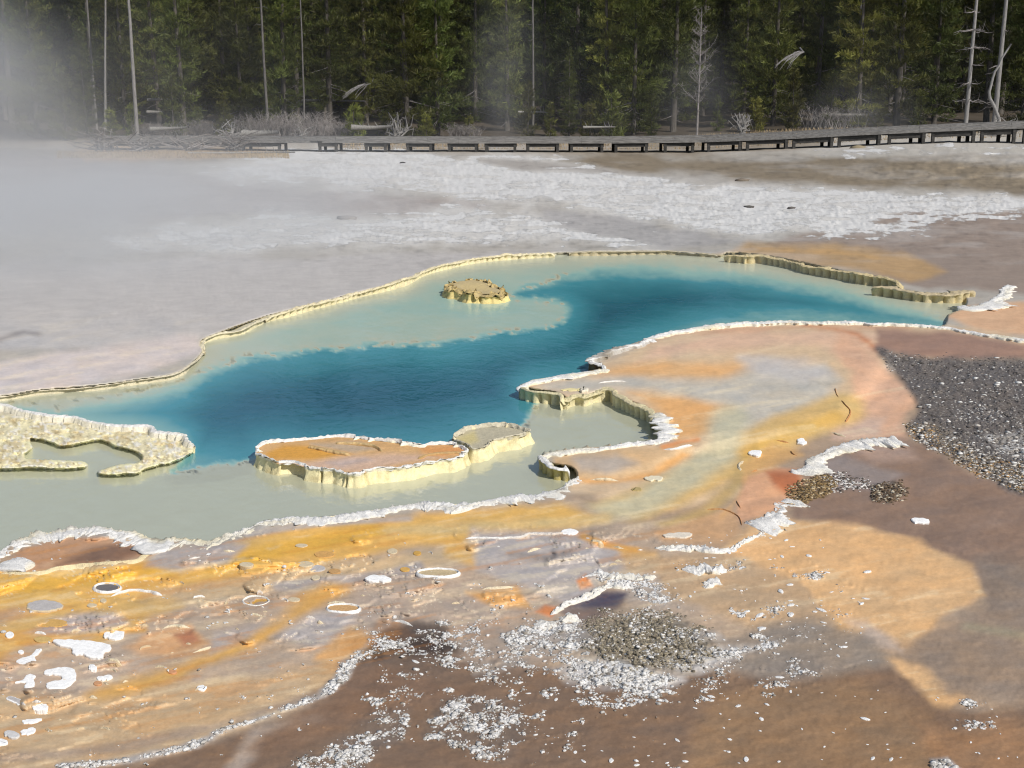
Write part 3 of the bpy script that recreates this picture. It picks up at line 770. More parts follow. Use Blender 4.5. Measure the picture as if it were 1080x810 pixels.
    V_ = np.array(VV_).reshape(-1, 3); C_ = np.array(CC_).reshape(-1, 3)
    o = mesh_obj(name, V_, grid_faces(len(rows), len(s), closed), mat or M_CRUST, parent, np.clip(C_, 0, .9))
    return tag(o, label, cat, group)

YCREAM = s2l((236, 224, 178)); TAN = s2l((196, 170, 120)); BANK = s2l((206, 194, 158))
# far bank of the pool
rim('pool_rim', [(-60, 424.2), (0, 418.2), (43, 411.7), (100, 407.2), (147, 400.7), (183, 395.2), (202, 384.2), (215, 370.2)], .0, 'R', .03, .05, .02, back=.22, lump=.012, topc=s2l((214, 204, 180)), wallc=s2l((216, 206, 176)), seed=1, vary=.03,
    label='low cream pool rim below the pinkish flat, running into the steam', cat='pool rim')
rim('pool_rim', [(216, 368.2), (213, 360.2), (228, 353.2), (255, 348.2), (282, 335.2), (325, 324.2)], .01, 'R', .04, .06, .02, back=.22, lump=.015, topc=s2l((222, 212, 182)), wallc=s2l((228, 218, 180)), seed=2, vary=.03,
    label='worn cream pool rim with a white crusted bend beside the mauve flat', cat='pool rim')
rim('pool_rim', [(280, 334.2), (325, 322.7), (375, 309.2), (425, 297.2), (450, 285.2), (495, 274.2), (540, 269.2), (585, 266.7)], .035, 'R', .05, .10, .06, back=.22, lump=.03, topc=s2l((226, 214, 178)), wallc=s2l((232, 220, 178)), seed=3, pillars=.15, vary=.03,
    label='fluted yellow cream pool rim behind the round fluted islet', cat='pool rim')
rim('pool_rim', [(600, 266.2), (650, 265.7), (700, 264.7), (757, 268.2)], .02, 'R', .05, .07, .06, back=.22, lump=.015, topc=s2l((190, 180, 156)), wallc=s2l((190, 176, 140)), seed=4, pillars=.2, vary=.02,
    label='faint low pool rim at the farthest blue end, half veiled by steam', cat='pool rim')
rim('pool_rim', [(765, 268), (785, 270), (804, 270), (838, 276), (850, 280), (880, 285), (905, 290), (938, 295), (950, 302)], .10, 'R', .10, .17, .14, lump=.02, topc=s2l((204, 186, 142)), wallc=s2l((214, 196, 148)), seed=5, pillars=.17, vary=.035,
    label='deeply fluted tan pool rim beneath the far orange brown flat', cat='pool rim')
rim('pool_rim', [(920, 303), (945, 306), (975, 310), (1005, 311), (1028, 309)], .08, 'R', .09, .16, .10, lump=.02, topc=s2l((196, 180, 146)), wallc=s2l((210, 194, 150)), seed=6, pillars=.17, vary=.035,
    label='short fluted rim step at the far corner of the pool beside peach ground', cat='pool rim')
rim('crust_ridge', [(985, 327), (1010, 325), (1040, 319), (1055, 309), (1060, 300)], (.010,), 'L', .14, broken=.18, lump=.022, seed=7, label='white crust curl around the small peach flat past the far corner', cat='crust ridge')
# right rim
rim('pool_rim', [(1100, 359), (1060, 355), (1020, 348), (985, 343), (930, 340.5), (870, 338.5), (800, 339.5), (750, 342.5), (715, 348), (683, 354.5)], .07, 'R', .07, .13, .02, saw=.02, lump=.012, seed=8, sawlen=.25,
    label='long thin white pool rim bounding the peach terrace at the water', cat='pool rim')
rim('pool_rim', [(694, 359), (682, 357), (676, 362), (650, 367), (635, 372), (621, 377.5), (622, 381.5), (634, 385), (642, 389)], .07, 'R', .06, .13, .03, saw=.035, lump=.010, seed=9, sawlen=.16, wallc=s2l((120, 104, 76)),
    label='scalloped white rim plates stepping down to the blue water notch', cat='pool rim')
rim('pool_rim', [(644, 388.5), (620, 391.5), (600, 393.5), (572, 398), (556, 402.5), (547, 406.5), (549, 409)], .07, 'R', .06, .13, .03, lump=.008, seed=10, wallc=YCREAM,
    label='smooth white rim with a yellow back ending in a blunt point', cat='pool rim')
rim('fluted_ledge', [(548, 408), (560, 412), (578, 414), (590, 416), (592, 420)], .075, 'R', .03, .15, .075, lump=.006, seed=11, topc=s2l((214, 204, 168)), wallc=YCREAM, freq=6, taper=.03, pillars=.10,
    label='fluted yellow wall under the blunt point of the white rim', cat='fluted ledge')
rim('fluted_ledge', [(592, 421), (600, 422), (608, 418), (618, 419), (632, 415), (641, 412)], .05, 'R', .05, .11, .05, lump=.015, seed=12, topc=s2l((220, 208, 164)), wallc=YCREAM, freq=6, taper=.03,
    label='broken cream ledge with brown pockets at the head of the milky bay', cat='fluted ledge')
rim('fluted_ledge', [(632, 411), (645, 412), (648, 416), (655, 420), (664, 425), (675, 429), (684, 433), (687, 440)], .075, 'R', .05, .16, .085, lump=.01, seed=13, topc=s2l((210, 198, 160)), wallc=YCREAM, freq=7, taper=.03, pillars=.10,
    label='row of rounded yellow pillars with dark gaps along the milky bay', cat='fluted ledge')
rim('fluted_ledge', [(686, 436), (690, 442), (693, 448), (698, 455), (700, 461)], .07, 'R', .16, .15, .06, saw=.05, lump=.012, seed=14, wallc=s2l((206, 192, 130)), freq=8, taper=.02, sawlen=.13,
    label='stack of white capped shelf plates at the corner of the milky bay', cat='fluted ledge')
rim('pool_rim', [(712, 462), (699, 463), (676, 466.5), (644, 470.5), (611, 473), (590, 475), (577, 477), (571, 480)], .055, 'R', .05, .10, .0, lump=.012, seed=15,
    label='straight lumpy white rim between the milky bay and an orange basin', cat='pool rim')
rim('fluted_ledge', [(570, 479.5), (572, 484), (577, 489), (583, 492), (592, 494), (601, 494)], .06, 'R', .05, .13, .07, lump=.01, seed=16, wallc=s2l((200, 184, 118)), freq=7, taper=.02, pillars=.11,
    label='stubby hollow pillar wall of yellow sinter with a thick white cap', cat='fluted ledge')
rim('pool_rim', [(625, 501), (612, 502), (600, 510), (585, 516), (574, 521), (546, 524), (520, 527), (490, 532), (453, 530), (430, 532), (400, 538), (367, 543), (330, 547), (297, 547.5), (267, 553)], .0, 'R', .085, .06, .0, lump=.016, seed=17,
    label='long lumpy white rim holding back the milky water above the orange run', cat='pool rim')
rim('pool_rim', [(270, 553), (250, 562), (232, 567), (213, 570), (187, 568), (170, 570), (157, 567), (133, 562), (103, 557), (60, 560), (33, 565), (10, 573), (-4, 584), (-30, 600), (-120, 620)], .0, 'R', .11, .06, .0, lump=.022, seed=18,
    label='broad craggy white rim curving round the brown basin', cat='pool rim')
# basin edges and crust ridges
thin = dict(lump=.004, speck=.25, aniso=.2)
rim('basin_edge', [(-5, 604), (40, 603), (62, 598), (100, 594), (140, 591), (150, 586), (162, 582)], (.012,), 'L', .02, seed=20, topc=s2l((224, 208, 168)), label='thin cream lip along the lower side of the brown basin', cat='terrace lip', **thin)
rim('crust_slab', [(-4, 594), (8, 590), (20, 586)], (.02,), 'L', .10, seed=21, lump=.012, taper=.03, label='chunky white crust block at the lower end of the brown basin', cat='crust block')
rim('crust_ridge', [(690, 577), (730, 576), (762, 580), (782, 572), (800, 563), (805, 557)], (.010,), 'L', .05, seed=22, broken=.18, lump=.022, label='white ridge along the front of the tan basin under the rust basins', cat='crust ridge')
rim('crust_ridge', [(783, 552), (800, 548), (815, 540), (822, 530), (838, 524)], (.010,), 'L', .11, seed=23, broken=.18, lump=.022, taper=.05, label='thick rumpled white ridge between the rust basin and the sand tongue', cat='crust ridge')
rim('crust_ridge', [(838, 500), (850, 490), (868, 476), (890, 469), (915, 464), (946, 461)], (.010,), 'L', .10, seed=24, broken=.18, lump=.022, taper=.06, label='white crust ridge crossing from rust basin to the dark gravel', cat='crust ridge')
rim('crust_ridge', [(720, 600), (745, 597), (768, 598)], (.010,), 'L', .06, seed=25, broken=.18, lump=.022, taper=.05, label='short flat white bar on the tan ground below the white ridge', cat='crust ridge')
rim('crust_ridge', [(742, 619), (748, 612), (760, 610)], (.010,), 'L', .04, seed=26, broken=.18, lump=.022, taper=.03, label='small bent white crust piece on the tan speckled ground', cat='crust ridge')
rim('crust_ridge', [(612, 608), (630, 603), (660, 605), (695, 607)], (.010,), 'L', .045, seed=27, broken=.18, lump=.022, taper=.06, label='white crust bar just above the dark wet puddle', cat='crust ridge')
rim('crust_ridge', [(582, 648), (600, 636), (615, 630), (630, 622), (650, 616), (668, 620)], (.010,), 'L', .03, seed=28, broken=.18, lump=.022, taper=.05, label='thin white crust line edging the dark wet puddle', cat='crust ridge')
rim('crust_ridge', [(538, 661), (560, 658), (580, 652), (600, 648), (612, 655)], (.010,), 'L', .06, seed=29, broken=.18, lump=.022, taper=.05, label='rough white crust tongue below the dark wet puddle', cat='crust ridge')
ORL = s2l((228, 214, 184))
for i, (pts, w, lb) in enumerate([
    ([(114, 630), (125, 625), (142, 622), (160, 624), (176, 629), (190, 635), (197, 640), (192, 644), (178, 647)], .022, 'long white hooked terrace lip beside the small dark oval bowl'),
    ([(167, 664), (176, 660), (190, 659), (208, 660), (232, 656)], .022, 'white terrace lip over the reddish brown hollow'),
    ([(198, 688), (210, 686), (222, 682), (222, 677)], .018, 'small upturned white lip at the tip of the reddish hollow'),
    ([(486, 567), (505, 567), (525, 567), (548, 566), (560, 562), (590, 562), (610, 560)], .03, 'long white terrace lip under the yellow channel above grey sinter'),
    ([(618, 569), (630, 570), (638, 573)], .025, 'short white lip on the orange step after the long lip'),
    ([(641, 575), (655, 577), (663, 578)], .022, 'second short white lip down the orange step'),
    ([(668, 579), (682, 579)], .025, 'last tiny white lip on the orange step'),
    ([(552, 583), (566, 578), (576, 578)], .016, 'thin white lip inside the grey sinter flat'),
    ([(503, 622), (512, 620), (530, 619), (548, 617)], .022, 'orange step lip beneath the grey sinter flat'),
    ([(410, 654), (425, 656), (438, 661)], .014, 'faint straight white lip above the small peach wedge'),
    ([(258, 645), (270, 648), (282, 651)], .02, 'pair of pale lip fragments beneath the ringed orange bowl'),
    ([(340, 636), (352, 635), (366, 637), (372, 641)], .016, 'pale broken lip on the tan flat above the grey hollow'),
    ([(193, 590), (205, 588), (216, 585)], .018, 'pale lip on the grey flat beside the brown basin'),
    ([(232, 578), (240, 580), (252, 580)], .03, 'bright white flake lip at the end of the grey flat'),
    ([(620, 505), (640, 505), (656, 507)], .03, 'cream tongue of ledge running into the channel'),
    ([(696, 473), (710, 473), (722, 470), (733, 468)], .025, 'orange edged flat ledge below the white shelf plates'),
    ([(782, 497), (779, 490), (786, 484)], .035, 'curled white lip on the rim of the rust basin'),
    ([(782, 502), (778, 514), (776, 528), (782, 538)], .012, 'dark edged thin lip on the channel side of the rust basin'),
    ([(790, 499), (812, 493), (832, 500), (846, 501)], .012, 'rusty lip across the top of the rust basin'),
    ([(874, 454), (884, 458), (896, 461)], .025, 'white tipped lip on the pinkish strip'),
    ([(880, 408), (882, 416), (890, 426), (896, 434), (890, 446)], .014, 'stepped orange lip between grey flat and pinkish strip'),
    ([(815, 463), (826, 466), (838, 468)], .012, 'thin ochre lip in the yellow run'),
    ([(832, 474), (836, 479), (845, 481)], .012, 'small notched ochre lip above the rust basin'),
    ([(740, 538), (752, 537), (765, 538), (778, 545), (782, 556)], .016, 'dark edged pale lip round the tan basin'),
    ([(628, 404), (648, 402), (664, 402)], .010, 'pale streak of crust on the terrace near the pillars'),
    ]):
    dk = 16 < i < 24 and i != 19
    rim('terrace_lip', pts, (.004 if dk else .007,), 'R' if i in (7, 8) else 'L', w * (.35 if dk else .75), seed=40 + i, topc=s2l((190, 140, 92)) if dk else ORL if i % 3 else WHITE, wallc=s2l((190, 146, 86)), back=.012, taper=.08, broken=.4 if dk else .22, label=lb, cat='terrace lip', **thin)

# ------------------------------------------------------------------ islands
def island(name, top, ztop, wall, flute, matfun, label, cat, rimw=.045, freq=6, lump=.012, dish=.02, rimc=WHITE, wallc=YCREAM, seed=0, apron=.0):
    P = catmull(top, True, 6)
    x, y = unproj(P[:, 0], P[:, 1], ztop)
    c = np.array([x.mean(), y.mean()])
    root = empty(name, (c[0], c[1], WL - .1), label, cat)
    D = np.hypot(*c); ds = max(.01, D * 1.2 / FOC)
    Q, s, L = resample(np.stack([x, y], 1), ds, True)
    area = np.sum(Q[:, 0] * np.roll(Q[:, 1], -1) - np.roll(Q[:, 0], -1) * Q[:, 1])
    if area < 0: Q = Q[::-1]
    T = np.roll(Q, -2, 0) - np.roll(Q, 2, 0); T /= np.linalg.norm(T, axis=1)[:, None] + 1e-9
    Nn = np.stack([T[:, 1], -T[:, 0]], 1)
    th = s / L * 2 * math.pi; rr = L / 6.283
    nz = lambda fr, sd, o=0: vnoise(np.cos(th) * rr * fr + 9 * seed, np.sin(th) * rr * fr + o, sd)
    ns = lambda fr, sd: vnoise(s * fr + seed * 7, np.full(s.shape, .5), sd)
    fl = flute * 1.5 * np.exp(-(ns(freq, 3) / .09) ** 2) * (.3 + .7 * (ns(2, 13) > -.2)) + flute * .35 * (1 - np.abs(ns(freq * 1.7, 4)))
    ph = s / .12 + 1.1 * ns(2.2, 71) + .5 * ns(6, 72)
    fl = fl + .42 * flute * (1 - np.abs(np.sin(math.pi * ph)) ** .5) * sstep(-.5, .2, ns(1.6, 73))
    notch = .02 * np.clip(ns(5, 15), 0, 1)
    lip = .25 * rimw * ns(10, 5) + .008 * ns(35, 6)
    zt = ztop + .8 * lump * ns(6, 16) - .03 * np.clip(ns(3.2, 15) - .2, 0, 1)
    def ring(off, zz): 
        p2 = Q + Nn * np.asarray(off)[:, None]
        return np.column_stack([p2, np.broadcast_to(zz, s.shape)])
    zb = WL
    rows = [(.05 + apron - fl * .3, zb - .14), (.022 + apron * .8 - fl * .7, zb - .01), (.012 + apron * .5 - fl, zb + wall * .25), (.004 + apron * .3 - fl, zb + wall * .5), (.002 + apron * .15 - fl, zb + wall * .72), (lip * .6 - fl * .8, zt - .02), (lip + .004 - fl * .6, zt - .006)]
    VW = np.vstack([ring(o + .007 * vnoise(s * 45, np.full(s.shape, i * 2.2), 31 + seed), z_) for i, (o, z_) in enumerate(rows)])
    i_ = np.repeat(np.arange(len(rows)), len(s)); ss = np.tile(s, len(rows))
    sp = vnoise(ss * 18, i_ * .9, 41); sp2 = vnoise(ss * 5, i_ * .4, 42)
    CW = wallc[None] * (1 + .12 * sp2[:, None]); CW = CW + (s2l((170, 150, 100)) - CW) * (np.clip(sp - .1, 0, 1) * .6)[:, None]
    CW = CW + (rimc - CW) * ((i_ >= 5) * .6)[:, None]
    mesh_obj('wall', VW - np.array([c[0], c[1], WL - .1]), grid_faces(len(rows), len(s), True), M_SINTER, root, CW)
    rows = []
    for a in range(7):
        t = a / 6
        rows.append((lip + .004 - fl * .6 * (1 - t) - t * rimw * (1 + .5 * ns(7, 17)), zt - .006 + .012 * math.sin(t * 3.0) + lump * vnoise(s / ds * .3, np.full(s.shape, a * 1.4), 51 + seed) - dish * t * t))
    VR = np.vstack([ring(o, z_) for o, z_ in rows])
    ss = np.tile(s, 7); i_ = np.repeat(np.arange(7), len(s))
    CR = rimc[None] * (1 + .05 * vnoise(ss * 8, i_ * .5, 61)[:, None]); sp = vnoise(ss / ds * .4, i_ * 1.5, 62)
    CR = CR + (GREY * .7 - CR) * (np.clip(sp - .2, 0, 1) * .5)[:, None]
    mesh_obj('rim', VR - np.array([c[0], c[1], WL - .1]), grid_faces(7, len(s), True), M_CRUST, root, np.clip(CR, 0, .9))
    inner = Q - Nn * (rimw * .8)[..., None] if np.ndim(rimw) else Q - Nn * rimw * .8
    ic = inner.mean(0)
    ks = np.concatenate([np.linspace(1, .15, 24), [.0]])
    VM = np.vstack([np.column_stack([ic + (inner - ic) * k, np.full(len(s), ztop - dish - .004 * (1 - k))]) for k in ks])
    VM[:, 2] += .006 * fbm(VM[:, 0] * 9, VM[:, 1] * 9, 3, 71 + seed)
    u, v = proj(VM[:, 0], VM[:, 1], VM[:, 2])
    mesh_obj('mat', VM - np.array([c[0], c[1], WL - .1]), grid_faces(len(ks), len(s), True), M_SINTER, root, matfun(u, v))
    return root

def mat_big(u, v):
    f = Field(u, v); f.C[:] = s2l((212, 170, 118))
    f.p([(285, 468), (330, 462), (400, 463), (470, 467), (485, 474), (400, 470), (330, 468)], (206, 164, 112), 3, 1, 2)
    f.p([(280, 478), (300, 470), (340, 472), (375, 478), (330, 484), (285, 484)], (214, 156, 66), 3, .9, 2)
    f.p([(328, 468), (380, 466), (402, 474), (370, 478), (340, 472)], (186, 166, 142), 3, .9, 2)
    f.p([(318, 490), (370, 480), (440, 478), (470, 482), (420, 490), (380, 498), (340, 494)], (208, 176, 152), 4, .95, 2)
    f.p([(345, 488), (385, 482), (395, 486), (360, 492)], (186, 170, 164), 4, .8, 2)
    f.p([(440, 470), (480, 470), (492, 475), (465, 482), (445, 478)], (216, 152, 92), 4, .9, 2)
    return f.C
MI = [(266, 474), (278, 465), (300, 463), (335, 460), (360, 457.5), (390, 461), (420, 464), (445, 466.5), (478, 466), (491, 471), (494, 476), (479, 483), (465, 484), (441, 490), (424, 492),
      (415, 493), (395, 495), (381, 499), (366, 499), (352, 495), (335, 494), (318, 491), (305, 487), (291, 488), (278, 482), (270, 478)]
isl = island('sinter_island', MI, .07, .12, .06, mat_big, 'long flat sinter island with orange mat, white rim and fluted cream wall', 'sinter island', seed=1, freq=7, apron=.01, rimw=.035)
def onisl(pts, w, sd, nm='ridge'):
    o = rim(nm, pts, .062, 'L', w, seed=sd, lump=.004, topc=s2l((206, 178, 128)), wallc=s2l((170, 120, 60)), back=.012, taper=.03)
    o.parent = isl; o.location = -isl.location
onisl([(325, 470), (340, 472.5), (355, 476), (370, 479)], .018, 90)
onisl([(352, 466.5), (372, 467), (392, 469), (402, 475)], .016, 91)
onisl([(440, 483), (452, 479), (470, 477), (488, 477)], .014, 92)
def mat_small(u, v):
    f = Field(u, v); f.C[:] = s2l((184, 176, 152)); f.p([(478, 462), (500, 455), (505, 465), (492, 470)], (206, 190, 130), 4, .8, 2); return f.C
island('sinter_island', [(476, 460), (483, 455), (492, 450), (511, 446.5), (533, 446), (552, 450), (560, 454), (549, 459), (533, 461), (522, 462.5), (515, 468), (507, 472), (498, 472.5), (490, 468), (483, 464)], .07, .12, .03, mat_small,
       'small round ring shaped sinter island holding a grey green puddle', 'sinter island', rimw=.03, freq=6, dish=.03, rimc=s2l((206, 198, 176)), seed=2, apron=.035)
def mat_islet(u, v):
    f = Field(u, v); f.C[:] = s2l((190, 172, 130)); f.p([(480, 300), (510, 298), (520, 306), (490, 308)], (206, 184, 132), 3, .9, 3); return f.C
island('sinter_islet', [(467, 304), (474, 299), (490, 296.5), (503, 296), (517, 299), (530, 305), (536, 310), (526, 313), (508, 313.5), (493, 313), (482, 309), (472, 308)], .05, .10, .07, mat_islet,
       'round fluted sinter islet alone on the pale far shelf', 'sinter islet', rimw=.14, freq=7, lump=.06, dish=-.03, rimc=s2l((196, 174, 120)), wallc=s2l((224, 204, 140)), seed=3, apron=.03)

# the ragged shelf reaching in at the near bank
ug, vg = np.meshgrid(np.arange(-200, 216, 1.2), np.arange(415, 512, .9))
sd = sd_poly(ug, vg, SHELF, 60)
nn = fbm(ug / 9, vg / 5, 3, 81); n3 = fbm(ug / 4, vg / 2.6, 2, 82)
sdw = sd + nn * 1.6
rough = sstep(432, 446, vg - (ug - 60) * .06)
zsf = WL - .12 + .17 * sstep(2.0, -3.0, sdw) + (.007 * n3 + .016 * nn + .008 * fbm(ug / 2.2, vg / 1.4, 2, 84)) * sstep(0, -5, sd) * (.15 + .85 * rough)
lag = sstep(472, 462, vg) 
csf = np.tile(s2l((242, 232, 188)), (ug.size, 1)).reshape(ug.shape + (3,))
csf += (s2l((218, 208, 174)) - csf) * (sstep(-2, -6, sd) * np.clip(.6 + .9 * nn, 0, 1))[..., None]
csf += (s2l((172, 166, 158)) - csf) * (sstep(-1, -4, sd) * (1 - rough) * .95)[..., None]
csf += (s2l((190, 160, 104)) - csf) * (np.clip(fbm(ug / 14, vg / 6, 3, 83), 0, 1) * .9 * rough)[..., None]
csf += (WHITE - csf) * (sstep(.15, .4, n3) * rough * .6)[..., None]
csf += (s2l((150, 130, 92)) - csf) * (sstep(.2, .45, fbm(ug / 3.4, vg / 2, 3, 86)) * rough * .55 * sstep(-2, -5, sd))[..., None]
xs, ys = unproj(ug, vg, np.maximum(zsf, WL))
Fg = grid_faces(*ug.shape); keep = (sd.ravel()[Fg] < 5).all(1)
shelf = mesh_obj('sinter_shelf', np.stack([xs, ys, zsf], -1).reshape(-1, 3), Fg[keep], M_SINTER, None, np.clip(csf.reshape(-1, 3), 0, .85))
tag(shelf, 'ragged cream and tan sinter shelf hooking round a grey lagoon by the steam', 'sinter shelf')
sr = rim('rim', [(-60, 424), (0, 426), (20, 431), (47, 436.5), (75, 438.5), (94, 443.5), (124, 447), (157, 447.5), (163, 453), (178, 455), (194, 458), (196, 463), (204, 466)], .055, 'L', .028, .10, .0, saw=.016, seed=95, lump=.008, sawlen=.11, speck=.6, parent=shelf)
Vk, uk = None, None
# ------------------------------------------------------------------ flakes and slabs lying on the flats
def slab(name, pts, thick, color, label, cat, group=None, seed=0, n=4, rimcol=None):
    thick *= .55 if name == 'sinter_flake' else .45
    P = catmull(pts, True, n)
    if name == 'sinter_flake': P = P + np.column_stack([fbm(P[:, 0] / 3 + seed, P[:, 1] / 2, 2, 151), .5 * fbm(P[:, 0] / 3, P[:, 1] / 2, 2, 152)]) * 2.2
    z0 = float(gz(P[:, 0].mean(), P[:, 1].mean())[0])
    x, y = unproj(P[:, 0], P[:, 1], z0 + thick)
    c = np.array([x.mean(), y.mean()])
    Q = np.stack([x, y], 1) - c
    Nn = Q / (np.linalg.norm(Q, axis=1)[:, None] + 1e-6)
    T = np.roll(Q, -1, 0) - np.roll(Q, 1, 0); T /= np.linalg.norm(T, axis=1)[:, None] + 1e-9
    Nn = np.stack([T[:, 1], -T[:, 0]], 1)
    a = np.sum(Q[:, 0] * np.roll(Q[:, 1], -1) - np.roll(Q[:, 0], -1) * Q[:, 1])
    if a < 0: Nn = -Nn
    e = min(.012, thick * .6)
    V_ = np.vstack([np.column_stack([Q + Nn * o, np.full(len(Q), zz)]) for o, zz in [(-e * .5, -.03), (e * .6, thick * .4), (e * .5, thick * .8), (0, thick), (-e, thick * 1.05)]])
    m = len(Q)
    F_ = grid_faces(5, m, True).tolist() + [[4 * m + i for i in range(m)]]
    C_ = np.tile(color, (len(V_), 1))
    if rimcol is not None: C_[:4 * m] = rimcol
    o = mesh_obj(name, V_, F_, M_FLAKE, None, C_, False)
    o.location = (c[0], c[1], z0)
    return tag(o, label, cat, group)
def oval(u, v, a, b, k=9, jit=.12, rot=0):
    return [(u + (1 + random.uniform(-jit, jit)) * a * math.cos(t), v + (1 + random.uniform(-jit, jit)) * b * math.sin(t)) for t in [i / k * 6.283 for i in range(k)]]
FW = s2l((246, 245, 243)); FG = s2l((186, 181, 178)); FT = s2l((206, 190, 160))
slab('sinter_flake', [(58, 675), (72, 674), (84, 675), (98, 676), (113, 679), (116, 683), (110, 687), (108, 692), (98, 692), (88, 689), (78, 688), (76, 683), (64, 680)], .022, FW, 'biggest white sinter flake, shaped like a torn rag, on the grey orange flat', 'sinter flake')
slab('sinter_flake', [(48, 707), (54, 705), (64, 704), (75, 704), (80, 710), (79, 716), (72, 723), (60, 726), (50, 725), (49, 721), (56, 718), (64, 717), (66, 712), (58, 710), (49, 710)], .022, FW, 'white sinter flake curled like a letter C', 'sinter flake', n=3)
slab('sinter_flake', oval(120, 669, 10, 4), .02, FW, 'plain white oblong flake above the torn rag flake', 'sinter flake')
slab('sinter_flake', [(17, 697), (26, 693), (35, 692), (37, 697), (26, 700)], .02, FW, 'white lozenge flake with a thin tail behind it', 'sinter flake')
slab('sinter_flake', [(32, 691), (38, 686), (44, 684), (40, 689), (35, 692)], .015, FW, 'narrow white sliver behind the lozenge flake', 'sinter flake')
slab('sinter_flake', [(17, 719), (26, 716), (30, 711), (37, 712), (35, 716), (36, 722), (28, 725), (27, 719)], .018, FW, 'white three lobed flake beside the letter C flake', 'sinter flake')
slab('sinter_flake', [(7, 737), (10, 734), (18, 736), (28, 740), (24, 743), (14, 740)], .015, FG, 'hollow grey centred flake with a white edge', 'sinter flake', rimcol=FW)
slab('sinter_flake', oval(42, 745, 8, 3.4), .018, FW, 'white oval flake below the letter C flake', 'sinter flake')
slab('sinter_flake', [(24, 760), (32, 758), (43, 758), (38, 761), (27, 762)], .015, FW, 'long thin white flake on the tan apron', 'sinter flake')
slab('sinter_flake', [(22, 771), (30, 768), (37, 768), (34, 773), (26, 774)], .015, FW, 'white flake of the small cluster on the tan apron', 'sinter flake')
slab('sinter_flake', [(4, 773), (9, 770), (18, 773), (18, 777), (8, 776)], .015, s2l((206, 204, 202)), 'greyish ragged flake of the cluster on the tan apron', 'sinter flake')
slab('sinter_flake', oval(1, 782, 6, 3), .015, FW, 'white flake cut by the photo edge on the tan apron', 'sinter flake')
slab('sinter_flake', oval(46, 638.5, 19, 6, 10, .08), .02, FG, 'smooth grey oval slab standing in the orange run', 'sinter slab', rimcol=FT)
slab('sinter_flake', oval(98, 703, 4.5, 2.4), .015, FW, 'small white bean flake left of the paired flakes', 'sinter flake')
slab('sinter_flake', [(102, 714), (108, 713), (116, 712), (117, 715), (109, 716), (103, 716)], .015, FW, 'two joined white flakes above a brown pebble', 'sinter flake')
slab('sinter_flake', oval(213, 725, 4.5, 2.4), .018, FW, 'lone white bean flake on the grey speckled rise', 'sinter flake')
slab('sinter_flake', [(385, 610), (392, 606), (408, 608), (411, 611), (396, 612)], .02, FW, 'white angular flake at the end of the dark grey streak', 'sinter flake')
slab('sinter_flake', oval(600, 560, 9, 2.6), .02, FW, 'white flake capping the end of the long terrace lip', 'sinter flake')
slab('sinter_flake', oval(797, 477, 7, 3), .02, FW, 'white flake on the ochre run beside the curled lip', 'sinter flake')
slab('sinter_flake', oval(845, 465, 5, 2.6), .025, FW, 'white pebble flake on the small ochre ledge', 'sinter flake')
slab('sinter_flake', [(962, 547), (966, 550), (978, 550), (976, 546)], .03, FW, 'single white chip alone on the brown wet flat', 'sinter flake')
slab('sinter_flake', oval(690, 504, 9, 2.2), .02, s2l((226, 216, 190)), 'pale flat flake standing in the channel', 'sinter flake')
slab('sinter_flake', oval(671, 515.5, 6, 1.6), .015, s2l((180, 160, 110)), 'dull ochre flake standing in the channel', 'sinter flake')
slab('sinter_flake', [(702, 563), (720, 561), (730, 563), (722, 566), (704, 566)], .02, s2l((222, 212, 196)), 'cream flake in the tan basin front', 'sinter flake')
slab('sinter_flake', oval(616, 410, 4, 2), .05, s2l((222, 214, 196)), 'cream knob flake on the ledge at the bay head', 'sinter flake')
slab('sinter_flake', oval(605, 411, 12, 1.2), .01, s2l((228, 214, 160)), 'thin yellow strip of crust behind the white rim point', 'sinter flake')
for i, (u, v, a, b, lb, cl) in enumerate([(260, 595, 7, 2.4, 'pale disc alone in the orange run', FT), (322, 594.5, 8, 2.8, 'tan disc behind the grey disc in the orange run', FT), (334, 599, 9, 3, 'largest grey disc in the orange run', FG),
        (333, 609, 4.5, 2.2, 'small pale disc below the grey disc', FT), (318, 575, 6, 1.8, 'thin tan disc near the top of the orange run', FT), (342, 584.5, 10, 3.4, 'wide low tan disc in the orange run', s2l((206, 160, 96))),
        (353, 602, 6, 2.4, 'brownish disc beside the grey disc', s2l((190, 150, 100))), (310, 632, 6, 2.2, 'ochre disc on the tan flat right of the ringed bowl', FT), (427, 600, 5, 2, 'ochre disc near the looped white lip', s2l((206, 164, 90))),
        (414, 581, 5, 2.6, 'tan knob among yellow mats below the white rim', FT), (440, 583, 4, 2, 'small tan knob among yellow mats', s2l((198, 156, 80))),
        (97, 638, 5, 1.8, 'tan pebble before the hooked lip', FT), (109, 633, 3, 2, 'round pebble under the dark bowl', FT), (55, 657, 15, 4, 'broad low tan disc under the grey oval slab', s2l((208, 166, 98))),
        (45, 674, 9, 3, 'ochre disc left of the torn rag flake', s2l((204, 172, 110))), (182, 708, 4, 1.8, 'reddish pebble on the lower orange band', s2l((206, 150, 110))), (103, 720, 4, 2, 'reddish pebble under the paired flakes', s2l((200, 150, 110))),
        (10, 669, 4, 3, 'white knob at the far edge of the grey patch', FW), (22, 687, 2.6, 1.6, 'tiny white dot flake on the grey patch', FW)]):
    slab('sinter_disc', oval(u, v, a, b, 9, .08), .016, cl, lb, 'sinter disc', 'flat discs standing in the orange run')
